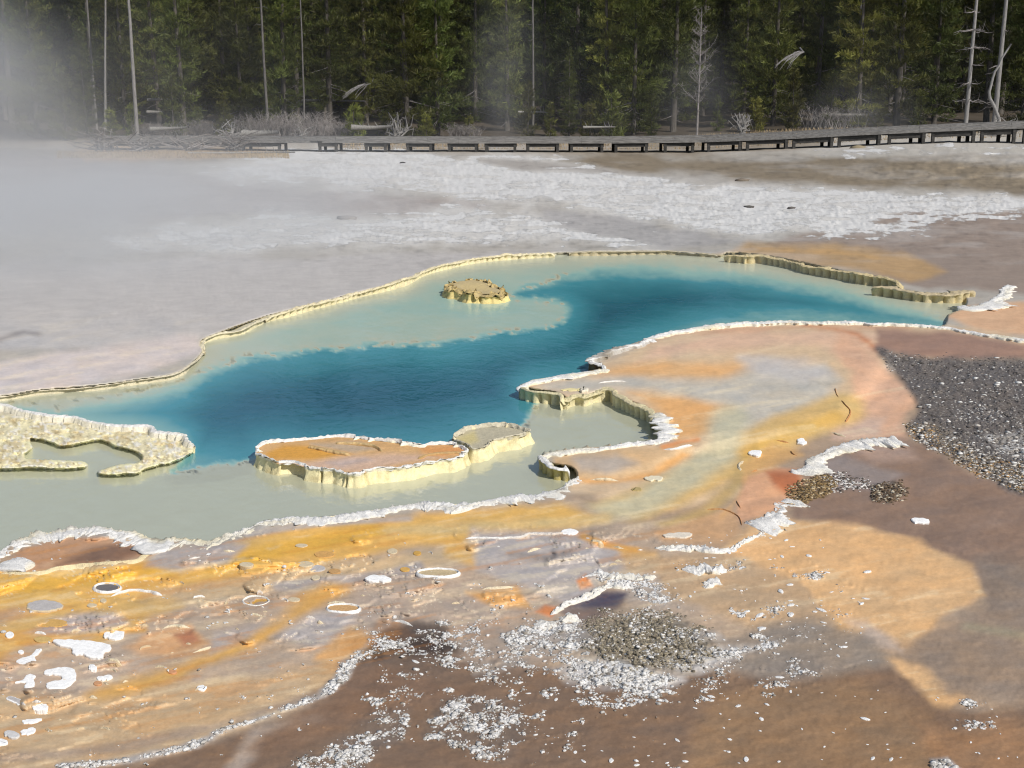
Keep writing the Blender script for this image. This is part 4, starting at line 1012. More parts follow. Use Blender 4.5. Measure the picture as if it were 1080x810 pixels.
def bowl(u, v, a, b, floorc, label, rimw=.02):
    x, y, zz = on_ground(u, v)
    root = empty('sinter_bowl', (float(x[0]), float(y[0]), float(zz[0])), label, 'sinter bowl')
    pts = oval(u, v, a, b, 10, .05)
    o = rim('rim', pts, float(zz[0]) + .009, 'L', rimw * .6, closed=True, aniso=.2, lump=.003, seed=int(u), back=.01, topc=FW, speck=.15)
    o.parent = root; o.location = -root.location
    P = catmull(oval(u, v, a * .93, b * .9, 10, .02), True, 3); px, py = unproj(P[:, 0], P[:, 1], float(zz[0]) + .004)
    V_ = np.column_stack([px - x[0], py - y[0], np.full(len(px), .004)])
    mesh_obj('floor', V_, [list(range(len(V_)))], M_SINTER, root, np.tile(s2l(floorc), (len(V_), 1)), False)
bowl(113, 619.5, 12.5, 4.2, (112, 108, 108), 'small dark oval bowl with a bright white ring')
bowl(270, 634, 13, 5, (204, 160, 84), 'ringed orange bowl with a broken pale edge', .014)
bowl(462, 604, 22, 4.2, (196, 176, 140), 'looped white lip enclosing a long tan puddle', .016)
bowl(362, 641, 17, 4, (200, 160, 110), 'shallow tan bowl with a faint pale ring', .010)

# small random lips on the near flats
grp = 'small terrace lips scattered over the near flats'
cnt = 0
while cnt < 70:
    u, v = random.uniform(0, 720), random.uniform(572, 790)
    if v > 800 - u * .28 and u < 420 and v > 720: continue
    if u > 380 and v > 640: continue
    if u > 560 and v > 610: continue
    if v < 600 + (1 - u / 720) * 20 and u < 260: continue
    a = random.uniform(4, 11) * (.8 + (v - 570) / 500); b = a * random.uniform(.2, .4); t0 = random.uniform(-3.2, -1.2)
    pts = [(u + a * math.cos(t0 + k * .5), v - b * math.sin(t0 + k * .5) * -1) for k in range(random.choice((3, 4, 5)))]
    rim('terrace_lip', pts, (.006,), 'L', random.uniform(.006, .012), seed=100 + cnt, topc=random.choice((ORL, WHITE, FT)), wallc=s2l((176, 136, 86)), back=.01, taper=.03, lump=.003, speck=.3, aniso=.2, broken=.2,
        label='small thin pale terrace lip on the near orange and tan flats', cat='terrace lip', group=grp)
    cnt += 1

# ------------------------------------------------------------------ stones
ICO = None
def ico():
    b = bmesh.new(); bmesh.ops.create_icosphere(b, subdivisions=1, radius=1)
    v = np.array([x.co[:] for x in b.verts]); fc = np.array([[q.index for q in x.verts] for x in b.faces]); b.free(); return v, fc
IV, IF = ico()
def stones(name, U_, V_, size, colors, label, flat=.42, mat=None, sink=.75, cat='gravel'):
    x, y, zz = on_ground(U_, V_)
    nS = len(x); k = len(IV)
    sz = size[:, None, None] * np.stack([rng.uniform(.7, 1.4, nS), rng.uniform(.7, 1.4, nS), rng.uniform(.6, 1.2, nS) * flat], 1)[:, None, :]
    P = IV[None] * (1 + rng.uniform(-.28, .28, (nS, k, 1))) * sz
    a = rng.uniform(0, 6.28, nS); c, s_ = np.cos(a)[:, None], np.sin(a)[:, None]
    P = np.stack([P[..., 0] * c - P[..., 1] * s_, P[..., 0] * s_ + P[..., 1] * c, P[..., 2]], -1)
    P += np.stack([x, y, zz + size * flat * (1 - sink) * .5], 1)[:, None]
    F_ = (IF[None] + (np.arange(nS) * k)[:, None, None]).reshape(-1, 3)
    o = mesh_obj(name, P.reshape(-1, 3), F_, mat or M_STONE, None, np.repeat(colors, k, 0), False)
    return tag(o, label, cat, kind='stuff')
def scatter(poly, n, power=1.0, attr=None, jitter=8):
    P = np.asarray(poly, float); lo, hi = P.min(0), P.max(0)
    u = rng.uniform(lo[0], hi[0], n * 6); v = rng.uniform(lo[1], hi[1], n * 6)
    sd_ = sd_poly(u, v, P, 30) + jitter * fbm(u / 20, v / 10, 3, 91)
    keep_ = sd_ < rng.uniform(-1, .55, len(u)) ** 3 * 26 + 0
    if attr is not None: keep_ &= rng.uniform(0, 1, len(u)) < attr(u, v)
    return u[keep_][:n], v[keep_][:n]
def lerp_cols(n, cs, w):
    i = rng.choice(len(cs), n, p=w); c = np.array([s2l(k) for k in cs])[i]
    return c * rng.uniform(.8, 1.15, (n, 1))
GR = [(925, 366), (960, 374), (1010, 378), (1118, 377), (1330, 372), (1350, 560), (1118, 520), (1090, 518), (1050, 503), (1010, 486), (975, 466), (958, 450), (970, 430), (957, 405), (935, 385)]
u, v = scatter(GR, 30000, jitter=6)
dep = fbm(u / 30, v / 14, 3, 92)
whites = rng.uniform(0, 1, len(u)) < (.05 + .26 * np.clip(dep + .3 * fbm(u / 9, v / 5, 2, 93) + (v > 440) * .3, 0, 1))
cols = lerp_cols(len(u), [(112, 105, 100), (92, 87, 83), (140, 132, 124)], [.5, .3, .2]); cols[whites] = lerp_cols(whites.sum(), [(214, 212, 208), (182, 176, 168)], [.6, .4])
stones('gravel', u, v, (.0035 + .0045 * rng.uniform(0, 1, len(u)) + .016 * rng.uniform(0, 1, len(u)) ** 9) * (1 + .9 * whites * rng.uniform(0, 1, len(u))), cols, 'dark grey gravel field flecked with white bits right of the terraces')
u, v = scatter([(950, 445), (985, 448), (1030, 478), (1118, 500), (1340, 545), (1345, 575), (1118, 530), (1080, 520), (1030, 500), (985, 475), (960, 462)], 4600, jitter=4)
stones('gravel_edge', u, v, rng.uniform(.005, .016, len(u)), lerp_cols(len(u), [(206, 200, 190), (140, 122, 96), (104, 92, 78), (176, 138, 92)], [.35, .3, .2, .15]), 'paler tan edged gravel margin along the brown wet flat', cat='gravel')
u, v = scatter(MOUND, 8000, jitter=22)
cw = rng.uniform(0, 1, len(u)) < .10 + .55 * sstep(-.1, .4, fbm(u / 16, v / 8, 3, 94))
cols = lerp_cols(len(u), [(142, 132, 112), (116, 107, 92), (174, 162, 140)], [.5, .3, .2]); cols[cw] = lerp_cols(cw.sum(), [(222, 220, 216), (190, 184, 176)], [.6, .4])
stones('gravel_mound', u, v, (.0018 + .003 * rng.uniform(0, 1, len(u)) + .009 * rng.uniform(0, 1, len(u)) ** 8), cols, 'low olive grey gravel mound ringed by white crust in the foreground', cat='gravel')
u, v = scatter([(828, 520), (845, 508), (868, 500), (884, 506), (876, 520), (850, 530), (835, 532)], 900, jitter=5)
stones('gravel_heap', u, v, rng.uniform(.006, .016, len(u)), lerp_cols(len(u), [(140, 116, 78), (100, 82, 58), (190, 172, 140)], [.45, .35, .2]), 'brown pebbly heap beside the rust basin', cat='gravel')
u, v = scatter([(916, 518), (932, 506), (950, 508), (958, 520), (944, 532), (922, 530)], 420, jitter=5)
stones('gravel_heap', u, v, rng.uniform(.006, .017, len(u)), lerp_cols(len(u), [(110, 92, 72), (78, 66, 54), (190, 180, 160)], [.45, .3, .25]), 'dark pebbly heap out on the brown wet flat', cat='gravel')
u, v = scatter([(868, 505), (890, 497), (915, 505), (925, 516), (900, 516), (880, 520)], 420, jitter=6)
stones('gravel_heap', u, v, rng.uniform(.005, .015, len(u)), lerp_cols(len(u), [(210, 206, 200), (120, 108, 98), (80, 72, 66)], [.45, .3, .25]), 'grey and white pebble streak between two brown heaps', cat='gravel')
# nodules on the white crusts in front
u = rng.uniform(-10, 1090, 420000); v = rng.uniform(590, 818, 420000)
cr = g_crust(u, v) * (1 - .5 * g_gravel(u, v)); cl = fbm(u / 14, v / 8, 3, 95)
ok = (rng.uniform(0, 1, len(u)) < sstep(.15, .9, cr + .35 * cl * (cr > .05)) * .42) & (cr > .06)
u, v = u[ok][:26000], v[ok][:26000]
stones('crust_nodules', u, v, (.0022 + .011 * rng.uniform(0, 1, len(u)) ** 5 + .003 * rng.uniform(0, 1, len(u))) * (.6 + .6 * g_crust(u, v)), lerp_cols(len(u), [(226, 224, 221), (198, 194, 188), (150, 142, 132)], [.6, .25, .15]), 'white knobbly crust nodules covering the foreground patches', flat=.6, mat=M_CRUST, cat='crust')

# loose white chips, each an object of its own
variants = []
for k in range(7):
    m_ = random.choice((6, 7, 8)); pv = []
    rad = [random.uniform(.7, 1.25) for _ in range(m_)]
    for (sc_, zz) in ((.92, -.3), (1.0, .18), (.78, .42), (.0, .5)):
        for i in range(m_):
            t = i / m_ * 6.283
            pv.append((math.cos(t) * rad[i] * sc_ * 1.25, math.sin(t) * rad[i] * sc_ * .85, zz * random.uniform(.85, 1.15)))
    o = mesh_obj('sinter_chip', pv, grid_faces(4, m_, True), M_CRUST, None, np.tile(FW * random.uniform(.86, 1), (len(pv), 1)), False)
    variants.append(o)
def chip(u, v, size, label, group, first=[0]):
    src = variants[first[0] % 7]
    o = src if first[0] < 7 else src.copy()
    if first[0] >= 7: col.objects.link(o)
    first[0] += 1
    x, y, zz = on_ground(u, v)
    o.location = (float(x[0]), float(y[0]), float(zz[0]) + size * .1); o.rotation_euler.z = random.uniform(0, 6.28)
    o.scale = (size * random.uniform(.9, 1.7), size, size * random.uniform(.35, .7))
    tag(o, label, 'chip', group)
A = 'loose white sinter chip scattered on the brown wet ground in the foreground'
B = 'small white sinter chip speckling the tan sandy ground'
na = 0
while na < 120:
    u, v = random.uniform(400, 1080), random.uniform(690, 808)
    if g_crust(u, v)[0] > .45 or (u > 930 and v < 735): continue
    w_ = float(fbm(np.array(u / 60), np.array(v / 40), 3, 97))
    if random.random() > .45 + 1.2 * w_: continue
    chip(u, v, random.choice((.004, .005, .005, .006, .006, .008, .010, .014)), A, 'white chips on the brown wet ground'); na += 1
na = 0
while na < 80:
    u, v = random.uniform(690, 930), random.uniform(560, 690)
    if u > 820 + (v - 560) * .8 + 60: continue
    if g_gravel(u, v)[0] > .3: continue
    w_ = float(fbm(np.array(u / 50), np.array(v / 30), 3, 98))
    if random.random() > .5 + 1.1 * w_: continue
    chip(u, v, random.choice((.005, .006, .006, .008, .010, .014, .020)), B, 'white chips on the tan sand'); na += 1

# a few dark lumps out on the white crust
for i, (u, v, sx, lb, cl) in enumerate([(366, 231, .22, 'grey round sinter lump alone on the far white crust', (140, 134, 130)), (425, 172, .12, 'black stone near the boardwalk on white crust', (60, 56, 54)),
        (782, 191, .22, 'brown mound breaking the far white crust', (120, 110, 98)), (790, 219, .12, 'dark flat stone on the far white crust', (84, 80, 76)), (835, 220, .10, 'dark stone beside another on the far white crust', (92, 86, 82)), (905, 156, .35, 'tan grassy hump in front of the boardwalk', (140, 128, 104))]):
    x, y, zz = on_ground(u, v)
    P = IV * np.array([1.3, .9, .38]) * (1 + rng.uniform(-.2, .2, (len(IV), 1)))
    o = mesh_obj('rock', P * sx, IF, M_STONE, None, np.tile(s2l(cl), (len(IV), 1)))
    o.location = (float(x[0]), float(y[0]), float(zz[0]) + .02); tag(o, lb, 'rock')

# ------------------------------------------------------------------ boards and tubes
class MB:
    def __init__(s): s.v, s.f, s.n = [], [], 0
    def add(s, v, f):
        s.v.append(np.asarray(v, float)); s.f += [[i + s.n for i in q_] for q_ in f]; s.n += len(v)
    def bar(s, p, q_, w, h):
        """box from p to q; w across (level), h deep (vertical, hung below the line)"""
        p, q_ = np.array(p, float), np.array(q_, float); d = q_ - p
        side = np.cross(d, (0, 0, 1.0)); 
        if np.linalg.norm(side) < 1e-6: side = np.array((1.0, 0, 0))
        side = side / np.linalg.norm(side) * w / 2; up = np.cross(side, d); up = up / np.linalg.norm(up) * h
        if up[2] > 0: up = -up
        a = [p - side, p + side, p + side + up, p - side + up]; b = [x + d for x in a]
        s.add(a + b, [(0, 1, 2, 3), (7, 6, 5, 4), (0, 4, 5, 1), (1, 5, 6, 2), (2, 6, 7, 3), (3, 7, 4, 0)])
    def tube(s, pts, r0, r1, k=6):
        pts = np.asarray(pts, float); n_ = len(pts)
        T = np.gradient(pts, axis=0); T /= np.linalg.norm(T, axis=1)[:, None] + 1e-9
        ref = np.array((0, 0, 1.0)) if abs(T[0][2]) < .8 else np.array((1.0, 0, 0))
        out = []
        for i in range(n_):
            a = np.cross(T[i], ref); a /= np.linalg.norm(a) + 1e-9; b = np.cross(T[i], a)
            r = r0 + (r1 - r0) * i / (n_ - 1)
            for j in range(k):
                t = 6.283 * j / k; out.append(pts[i] + r * (a * math.cos(t) + b * math.sin(t)))
        s.add(out, grid_faces(n_, k, True).tolist() + [[j for j in range(k)], [(n_ - 1) * k + j for j in range(k)][::-1]])
    def build(s, name, mat, parent=None, smooth=False):
        return mesh_obj(name, np.vstack(s.v), s.f, mat, parent, None, smooth)

# boardwalk: front top edge given in photo columns, its distance by plan
bw_u = np.array([90, 200, 300, 335, 500, 640, 735, 830, 900, 1000, 1090, 1180, 1400])
bw_y = KF * np.array([48.5, 48, 47.3, 46.8, 46.4, 46.2, 46, 45.2, 44.6, 44, 43.5, 43, 42])
bw_v = np.array([147.5, 147.5, 148, 148, 148.5, 148.5, 147.5, 144, 140, 135.5, 132, 129, 126])
def bw(u):
    y = np.interp(u, bw_u, bw_y); zz = z_of_v(np.interp(u, bw_u, bw_v), y)
    return np.array([at_y(u, y, zz), y, zz])
base = bw(600)
walk = empty('boardwalk', (base[0], base[1], 0), 'long weathered grey boardwalk on short posts in front of the forest', 'boardwalk')
def local(o): o.location = -np.array(walk.location); o.parent = walk
us_b = np.linspace(95, 1390, 330)
deck = MB(); deckw = 2.1
for i in range(len(us_b) - 1):
    a, b = bw(us_b[i]), bw(us_b[i + 1] - .25)
    j = random.uniform(-.03, .03); dz = random.uniform(-.006, .006)
    a2, b2 = a + (0, deckw + j, .02), b + (0, deckw + j, .02)
    a = a + (0, j, dz); b = b + (0, j, dz)
    top = [a, b, b2, a2]; bot = [p_ - np.array((0, 0, .045)) for p_ in top]
    deck.add(top + bot, [(0, 1, 2, 3), (7, 6, 5, 4), (0, 4, 5, 1), (1, 5, 6, 2), (2, 6, 7, 3), (3, 7, 4, 0)])
local(deck.build('deck', M_GREYWOOD))
for off, nm in ((.04, 'edge_rail'), (deckw - .12, 'edge_rail')):
    mb = MB()
    for i in range(0, 40):
        u0 = 95 + i * 32.4; a, b = bw(u0), bw(u0 + 32.0)
        mb.bar(a + (0, off, .17), b + (0, off, .17), .11, .11)
    local(mb.build(nm, M_GREYWOOD))
fa = MB()
for i in range(0, 40):
    u0 = 95 + i * 32.4; fa.bar(bw(u0) + (0, -.03, .03), bw(u0 + 32.2) + (0, -.03, .03), .05, .17)
local(fa.build('fascia', M_GREYWOOD))
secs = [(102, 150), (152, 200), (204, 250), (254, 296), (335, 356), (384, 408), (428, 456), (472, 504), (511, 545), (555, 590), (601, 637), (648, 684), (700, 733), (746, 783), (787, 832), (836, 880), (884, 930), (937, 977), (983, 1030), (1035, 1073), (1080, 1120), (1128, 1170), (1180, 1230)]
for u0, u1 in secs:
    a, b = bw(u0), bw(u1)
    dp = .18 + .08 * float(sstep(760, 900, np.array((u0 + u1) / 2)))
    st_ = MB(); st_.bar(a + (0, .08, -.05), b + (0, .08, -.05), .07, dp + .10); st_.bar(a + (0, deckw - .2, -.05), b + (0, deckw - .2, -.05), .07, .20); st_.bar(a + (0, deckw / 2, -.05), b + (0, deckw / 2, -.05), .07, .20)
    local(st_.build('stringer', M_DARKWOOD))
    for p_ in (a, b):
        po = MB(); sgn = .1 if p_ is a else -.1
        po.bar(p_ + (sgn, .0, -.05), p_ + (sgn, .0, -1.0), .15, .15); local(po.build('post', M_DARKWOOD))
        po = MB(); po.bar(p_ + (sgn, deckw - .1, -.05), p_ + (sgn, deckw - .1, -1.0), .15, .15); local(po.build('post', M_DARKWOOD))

# ------------------------------------------------------------------ trees
def pine(h, base_frac, rad, seed, yellow=.0, dens=1.0, dead_low=True):
    """returns trunk, crown and dead-branch mesh objects at the origin (unparented prototypes)"""
    r_ = random.Random(seed); g = np.random.default_rng(seed)
    tr = MB(); k = 10
    lean = (r_.uniform(-.02, .02), r_.uniform(-.02, .02))
    path = [(lean[0] * h * (i / k) ** 1.5, lean[1] * h * (i / k) ** 1.5, -.3 + (h + .3) * i / k) for i in range(k + 1)]
    tr.tube(path, .012 * h + .02, .015, 8)
    P0, D0, S0, C0 = [], [], [], []
    zb = h * base_frac; zc = zb
    dead = MB(); nd = 0
    if dead_low:
        for _ in range(int(14 + 30 * base_frac)):
            zz = r_.uniform(.04, base_frac + .15) * h; a = r_.uniform(0, 6.283); L = r_.uniform(.3, .9) * rad
            pts = [(math.cos(a) * L * t, math.sin(a) * L * t, zz - .25 * L * t + r_.uniform(-.04, .04)) for t in (0, .5, 1)]
            dead.tube(pts, .018, .005, 4); nd += 1
    while zc < h * .985:
        t = (zc - zb) / (h - zb)
        R_ = rad * (1 - t) ** .75 * (.55 + .45 * min(1, t / .12)) + .12
        for _ in range(r_.choice((3, 4, 4, 5))):
            a = r_.uniform(0, 6.283); L = R_ * r_.uniform(.55, 1.15); z0 = zc + r_.uniform(-.15, .15)
            droop = r_.uniform(-.25, .15) - .15 * (1 - t)
            nT = max(4, int(L * 13 * dens))
            tone = r_.uniform(.4, 1.65)
            for j in range(nT):
                s = (j + r_.random()) / nT
                s = .12 + .88 * s ** .8
                sp = .10 + .26 * s * (1.15 - s) * 2
                side = r_.gauss(0, sp * .6 * max(.5, L)); 
                x = math.cos(a) * L * s - math.sin(a) * side; y = math.sin(a) * L * s + math.cos(a) * side
                zz = z0 + droop * L * s + .30 * L * s * s + r_.gauss(0, .07)
                P0.append((x, y, zz))
                D0.append((math.cos(a) * .55 + r_.gauss(0, .35), math.sin(a) * .55 + r_.gauss(0, .35), .65 + r_.gauss(0, .4)))
                S0.append(r_.uniform(.16, .34)); C0.append(tone * r_.uniform(.75, 1.25))
        zc += r_.uniform(.16, .32) * (1 + .4 * (1 - t))
    P0, D0, S0, C0 = map(np.array, (P0, D0, S0, C0))
    D0 /= np.linalg.norm(D0, axis=1)[:, None]
    m_ = len(P0); B_ = 5
    V_ = np.zeros((m_, B_, 4, 3))
    for b in range(B_):
        d = D0 + g.normal(0, .45, (m_, 3)); d /= np.linalg.norm(d, axis=1)[:, None]
        sd_ = np.cross(d, g.normal(0, 1, (m_, 3))); sd_ /= np.linalg.norm(sd_, axis=1)[:, None] + 1e-9
        L = S0[:, None] * g.uniform(.8, 1.3, (m_, 1)); w = L * .105
        o = P0 + g.normal(0, .03, (m_, 3))
        V_[:, b, 0] = o - sd_ * w * .5; V_[:, b, 1] = o + sd_ * w * .5
        V_[:, b, 2] = o + d * L * .75 + sd_ * w; V_[:, b, 3] = o + d * L
    F_ = np.arange(m_ * B_ * 4).reshape(-1, 4)
    c0 = np.array([.064, .094, .020]) * (1 - yellow) + np.array([.145, .150, .028]) * yellow
    C_ = c0[None] * C0[:, None]; mixy = g.uniform(0, 1, m_) ** 2
    C_ = C_ + (np.array([.13, .125, .028]) - C_) * (mixy * .45)[:, None]
    return tr, (V_.reshape(-1, 3), F_, np.repeat(C_, B_ * 4, 0)), (dead if nd else None)

def make_proto(name, *a, **k):
    tr, (V_, F_, C_), dead = pine(*a, **k)
    root = empty(name, (0, 0, 0))
    tr.build('trunk', M_BARK, root, True)
    mesh_obj('crown', V_, F_, M_NEEDLE, root, C_, False)
    if dead: dead.build('dead_branches', M_TWIG, root)
    return root
protos = {
    'tall': make_proto('pine_tree', 15, .07, 1.8, 1, .05, 1.15), 'tall2': make_proto('pine_tree', 17, .12, 2.0, 2, .0, 1.15), 'full': make_proto('pine_tree', 14, .02, 2.3, 3, .3, 1.25),
    'full2': make_proto('pine_tree', 13, .03, 1.9, 4, .15, 1.2), 'narrow': make_proto('pine_tree', 14, .04, 1.3, 5, .35, 1.2), 'young': make_proto('pine_tree', 4.2, .03, 1.0, 6, .35, 1.2, dead_low=False),
    'bush': make_proto('pine_tree', 2.6, .02, .95, 7, .45, 1.3, dead_low=False), 'bare': make_proto('pine_tree', 16, .25, 1.8, 8, .1)}
used = set()
def plant(kind, u, y, label, s=1.0, group=None, sz=None, dz=0):
    y = far_y(y); x = at_y(u, y, .5); zz = floor_z(x, y) + dz; x = at_y(u, y, zz)
    o = protos[kind]
    if kind in used: o = copy_tree(o)
    used.add(kind)
    o.location = (x, y, zz); o.rotation_euler = (random.uniform(-.02, .02), random.uniform(-.02, .02), random.uniform(0, 6.28)); o.scale = (s, s, s * (sz or 1))
    tag(o, label, 'tree', group)
    return o
# front trees, read off the photo from the steam to the snags
plant('full', 40, 58, 'bushy olive pine deepest in the steam', .95)
plant('full2', 92, 57, 'olive young pine with its foot in the steam, beside bare poles', .55)
plant('young', 70, 55, 'low bushy pine in front of the steam veiled pines', 1.0)
plant('narrow', 195, 59, 'slim pine between the pale pole and the bright green pine', 1.1)
plant('young', 237, 55.5, 'little cone shaped pine standing before the grey brush', .66)
plant('full', 256, 61, 'bright green pine behind the little cone shaped pine', .85)
plant('tall', 300, 60, 'tall pine with a bare lower trunk over the grey brush')
plant('tall2', 348, 60, 'dark dense pine with pale dead boughs low on its side')
plant('bush', 374, 55, 'knee high pine shrub by the fallen log left of the big pine', .8)
plant('full', 430, 57.5, 'big full skirted green pine, the broadest one behind the boardwalk', 1.08)
plant('full2', 462, 58.5, 'green pine merged with the side of the broadest pine', 1.0)
plant('bush', 450, 55, 'small shrubby pine at the foot of the broadest pine', .6)
plant('tall', 535, 63, 'hazy grey green pine behind a faint column of steam', .95)
plant('full2', 600, 58, 'short pine with pale twin stems right of the steam column', .42)
plant('narrow', 640, 61, 'slender dull green pine behind the short twin stemmed pine', 1.1)
plant('full', 668, 60, 'yellowish green pine with a high lit crown in mid forest', .95)
plant('bush', 645, 56, 'dim low pine shrub under the yellowish pine', 1.1)
plant('tall2', 710, 61, 'dark pine directly behind the bare grey tree', .95)
plant('full2', 815, 60, 'dark pine with a dead bough fan and a bright lower tuft', 1.05)
plant('tall', 860, 62, 'shaded pine in the darkest part of the forest', 1.0)
plant('full', 905, 58.5, 'vivid green pine with drooping sunlit boughs', 1.0)
plant('narrow', 945, 58, 'narrow vivid green pine left of the bare snags', 1.25)
plant('full2', 985, 60, 'deep green pine right behind the first bare snag', 1.05)
plant('tall2', 1040, 61, 'dark green pine between and behind the two snags', 1.0)
plant('full', 1078, 59, 'dark green pine at the photo edge past the twisted snag', 1.0)
SP = 'short bushy sapling pine at the shaded forest edge'
for u in (118, 140, 182, 316, 402, 496, 560, 578, 622, 690, 758, 800, 838, 872, 925, 968):
    plant(random.choice(('young', 'bush', 'young')), u + random.uniform(-5, 5), random.uniform(56.5, 59), SP, random.uniform(.5, 1.0), 'sapling pines along the forest edge')
BK = 'dense dark lodgepole pine in the back rows of the forest'
rows_ = [(69, 40), (73, 36), (78, 38), (84, 40), (92, 44), (102, 48)]
for y, step in rows_:
    u = -150 + random.uniform(0, 30)
    while u < 1240:
        kd = random.choice(('tall', 'tall2', 'full', 'full2', 'full2', 'tall', 'narrow', 'bare' if y < 80 else 'full'))
        plant(kd, u, y + random.uniform(-2, 2), BK, random.uniform(.85, 1.2), 'pines in the back rows of the forest')
        u += step * random.uniform(.55, 1.15)

# bare trees and snags
def snag(name, u, y, h, r0, lean, nbr, label, brlen=.8, cat='dead tree', crook=.02, mat=None, zstart=0.0, fine=0, rise=-.28):
    y = far_y(y); zz = floor_z(at_y(u, y, .5), y); x = at_y(u, y, zz)
    root = empty(name, (x, y, zz), label, cat)
    k = 14; path = []
    cx = cy = 0
    for i in range(k + 1):
        t = i / k; cx += random.gauss(0, crook); cy += random.gauss(0, crook)
        path.append((lean[0] * h * t + cx * math.sin(t * 3.1) * 3 * (crook > .03) + cx * .4, lean[1] * h * t + cy * .4, -.2 + (h + .2) * t))
    tb = MB(); tb.tube(path, r0, r0 * .35, 8); tb.build('trunk', mat or M_DEAD, root, True)
    if nbr:
        bb = MB()
        for _ in range(nbr):
            t = random.uniform(max(.12, zstart), .97); i = int(t * k); b = np.array(path[i]); a = random.uniform(0, 6.283); L = brlen * random.uniform(.15, 1.15) ** 1.4 * (1.1 - .5 * t)
            pts = [b + np.array((math.cos(a) * L * s, math.sin(a) * L * s, rise * L * s + .15 * L * s * s + random.uniform(-.1, .1) * L * s + random.uniform(-.05, .05))) for s in (0, .35, .7, 1)]
            bb.tube(pts, r0 * .22, .006, 4)
            for _f in range(fine):
                s = random.uniform(.3, 1); q0 = pts[0] + (pts[-1] - pts[0]) * s; d = np.array((random.gauss(0, 1), random.gauss(0, 1), random.gauss(.2, .8))); d /= np.linalg.norm(d)
                bb.tube([q0, q0 + d * L * .3, q0 + d * L * .45 + (0, 0, .05)], .008, .003, 3)
        bb.build('branches', mat or M_TWIG, root)
    return root
snag('dead_pole', 145, 53, 13, .13, (.0, 0), 5, 'straight pale bare pole tree standing beyond the end of the boardwalk', .3)
snag('dead_pole', 111, 62, 14, .10, (.075, 0), 0, 'thin leaning bare pole crossing the steam veiled pines', .3)
snag('dead_pole', 102, 64, 15, .09, (.0, 0), 4, 'thin upright bare pole behind the leaning pole', .4, mat=M_POLE)
snag('dead_pole', 283, 57.5, 14, .10, (-.01, 0), 10, 'grey bare trunk in front of the tall pine above the brush', .7, mat=M_POLE)
snag('dead_pole', 322, 58, 13, .07, (.01, 0), 8, 'thin grey bare trunk over the brush', .6, mat=M_POLE)
snag('dead_tree', 735, 55, 7.5, .07, (.0, 0), 90, 'bare grey tree with a haze of fine twigs in the clearing', 1.15, fine=8, zstart=.25, rise=.7, mat=M_TWIG)
snag('dead_tree', 1018, 54, 14, .14, (.012, 0), 80, 'pale bare snag covered with short drooping dead branches', 1.2, zstart=.15, fine=2)
snag('dead_pole', 1048, 53.5, 14, .17, (.004, 0), 14, 'thick straight pale snag beside the twisted one', .7)
snag('dead_tree', 1055, 52.5, 5.2, .13, (.05, 0), 14, 'short crooked twisted snag leaning on the thick straight snag', .7, crook=.035)
snag('dead_pole', 900, 64, 15, .09, (0, 0), 8, 'thin grey dead trunk in shade behind the vivid green pines', .5, mat=M_POLE)
snag('dead_pole', 562, 62, 14, .09, (0, 0), 10, 'thin bare trunk right of the steam column', .6, mat=M_POLE)
# dead bough fans hanging in front of trees
def bough(u, v, y, spread, n_, label, dirx=1):
    y = far_y(y); zz = z_of_v(v, y); x = at_y(u, y, zz)
    mb = MB()
    for _ in range(n_):
        a = random.uniform(-.9, .9); L = spread * random.uniform(.5, 1.1)
        p0 = np.array((0, 0, 0.0)); pts = [p0]
        for s in (.25, .5, .75, 1): pts.append(np.array((-dirx * L * s * math.cos(a), -L * s * .5, .25 * math.sin(a) * L * s - .45 * L * s * s + random.uniform(-.05, .05))))
        mb.tube(pts, .028, .008, 4)
    mb.tube([(0, 1.2, .3), (0, .5, .1), (0, 0, 0)], .05, .035, 5)
    o = mb.build('dead_bough', M_DEAD); o.location = (x, y, zz); tag(o, label, 'dead branches')
bough(848, 55, 57.5, 1.8, 22, 'fan of pale dead boughs hanging from the dark pine')
bough(392, 88, 57, 1.8, 14, 'drooping pale dead boughs beside the broadest pine', 1)

def rootwad(name, u, y, w, h, n_, label, cat, dz=0, mat=None):
    y = far_y(y); zz = floor_z(at_y(u, y, .5), y); x = at_y(u, y, zz)
    mb = MB()
    for _ in range(n_):
        a = random.uniform(0, 6.283); t = random.random()
        p0 = np.array((random.gauss(0, w * .12), random.gauss(0, .15), random.uniform(0, h * .3)))
        p2 = np.array((random.gauss(0, w * .4), random.gauss(0, .3), h * random.uniform(.3, 1.05)))
        pm = (p0 + p2) / 2 + np.array((random.gauss(0, w * .2), random.gauss(0, .2), random.gauss(0, h * .1)))
        p3 = p2 + np.array((random.gauss(0, w * .2), 0, random.gauss(-.1, h * .2)))
        mb.tube([p0, pm, p2, p3], (.045 * h / 1.5 + .012) * random.uniform(.5, 1.2), .008, 5)
    o = mb.build(name, mat or M_DEAD, None, True); o.location = (x, y, zz + dz); return tag(o, label, cat)
rootwad('root_wad', 418, 53.5, 1.0, 1.7, 34, 'upturned pale twisted roots before the broadest pine', 'root wad')
rootwad('root_wad', 783, 54, .8, 1.3, 40, 'grey jagged stump with spiky roots in the clearing', 'stump')
rootwad('root_wad', 1062, 52, 1.6, 1.0, 24, 'sprawling pale roots at the foot of the twisted snag', 'root wad', .1)
rootwad('root_wad', 318, 55, 1.0, .8, 12, 'low tangle of pale sticks under the thin bare trunk', 'brush')
rootwad('brush_pile', 243, 53, 1.2, 1.3, 20, 'bent pale sticks at the foot of the little cone shaped pine', 'brush')
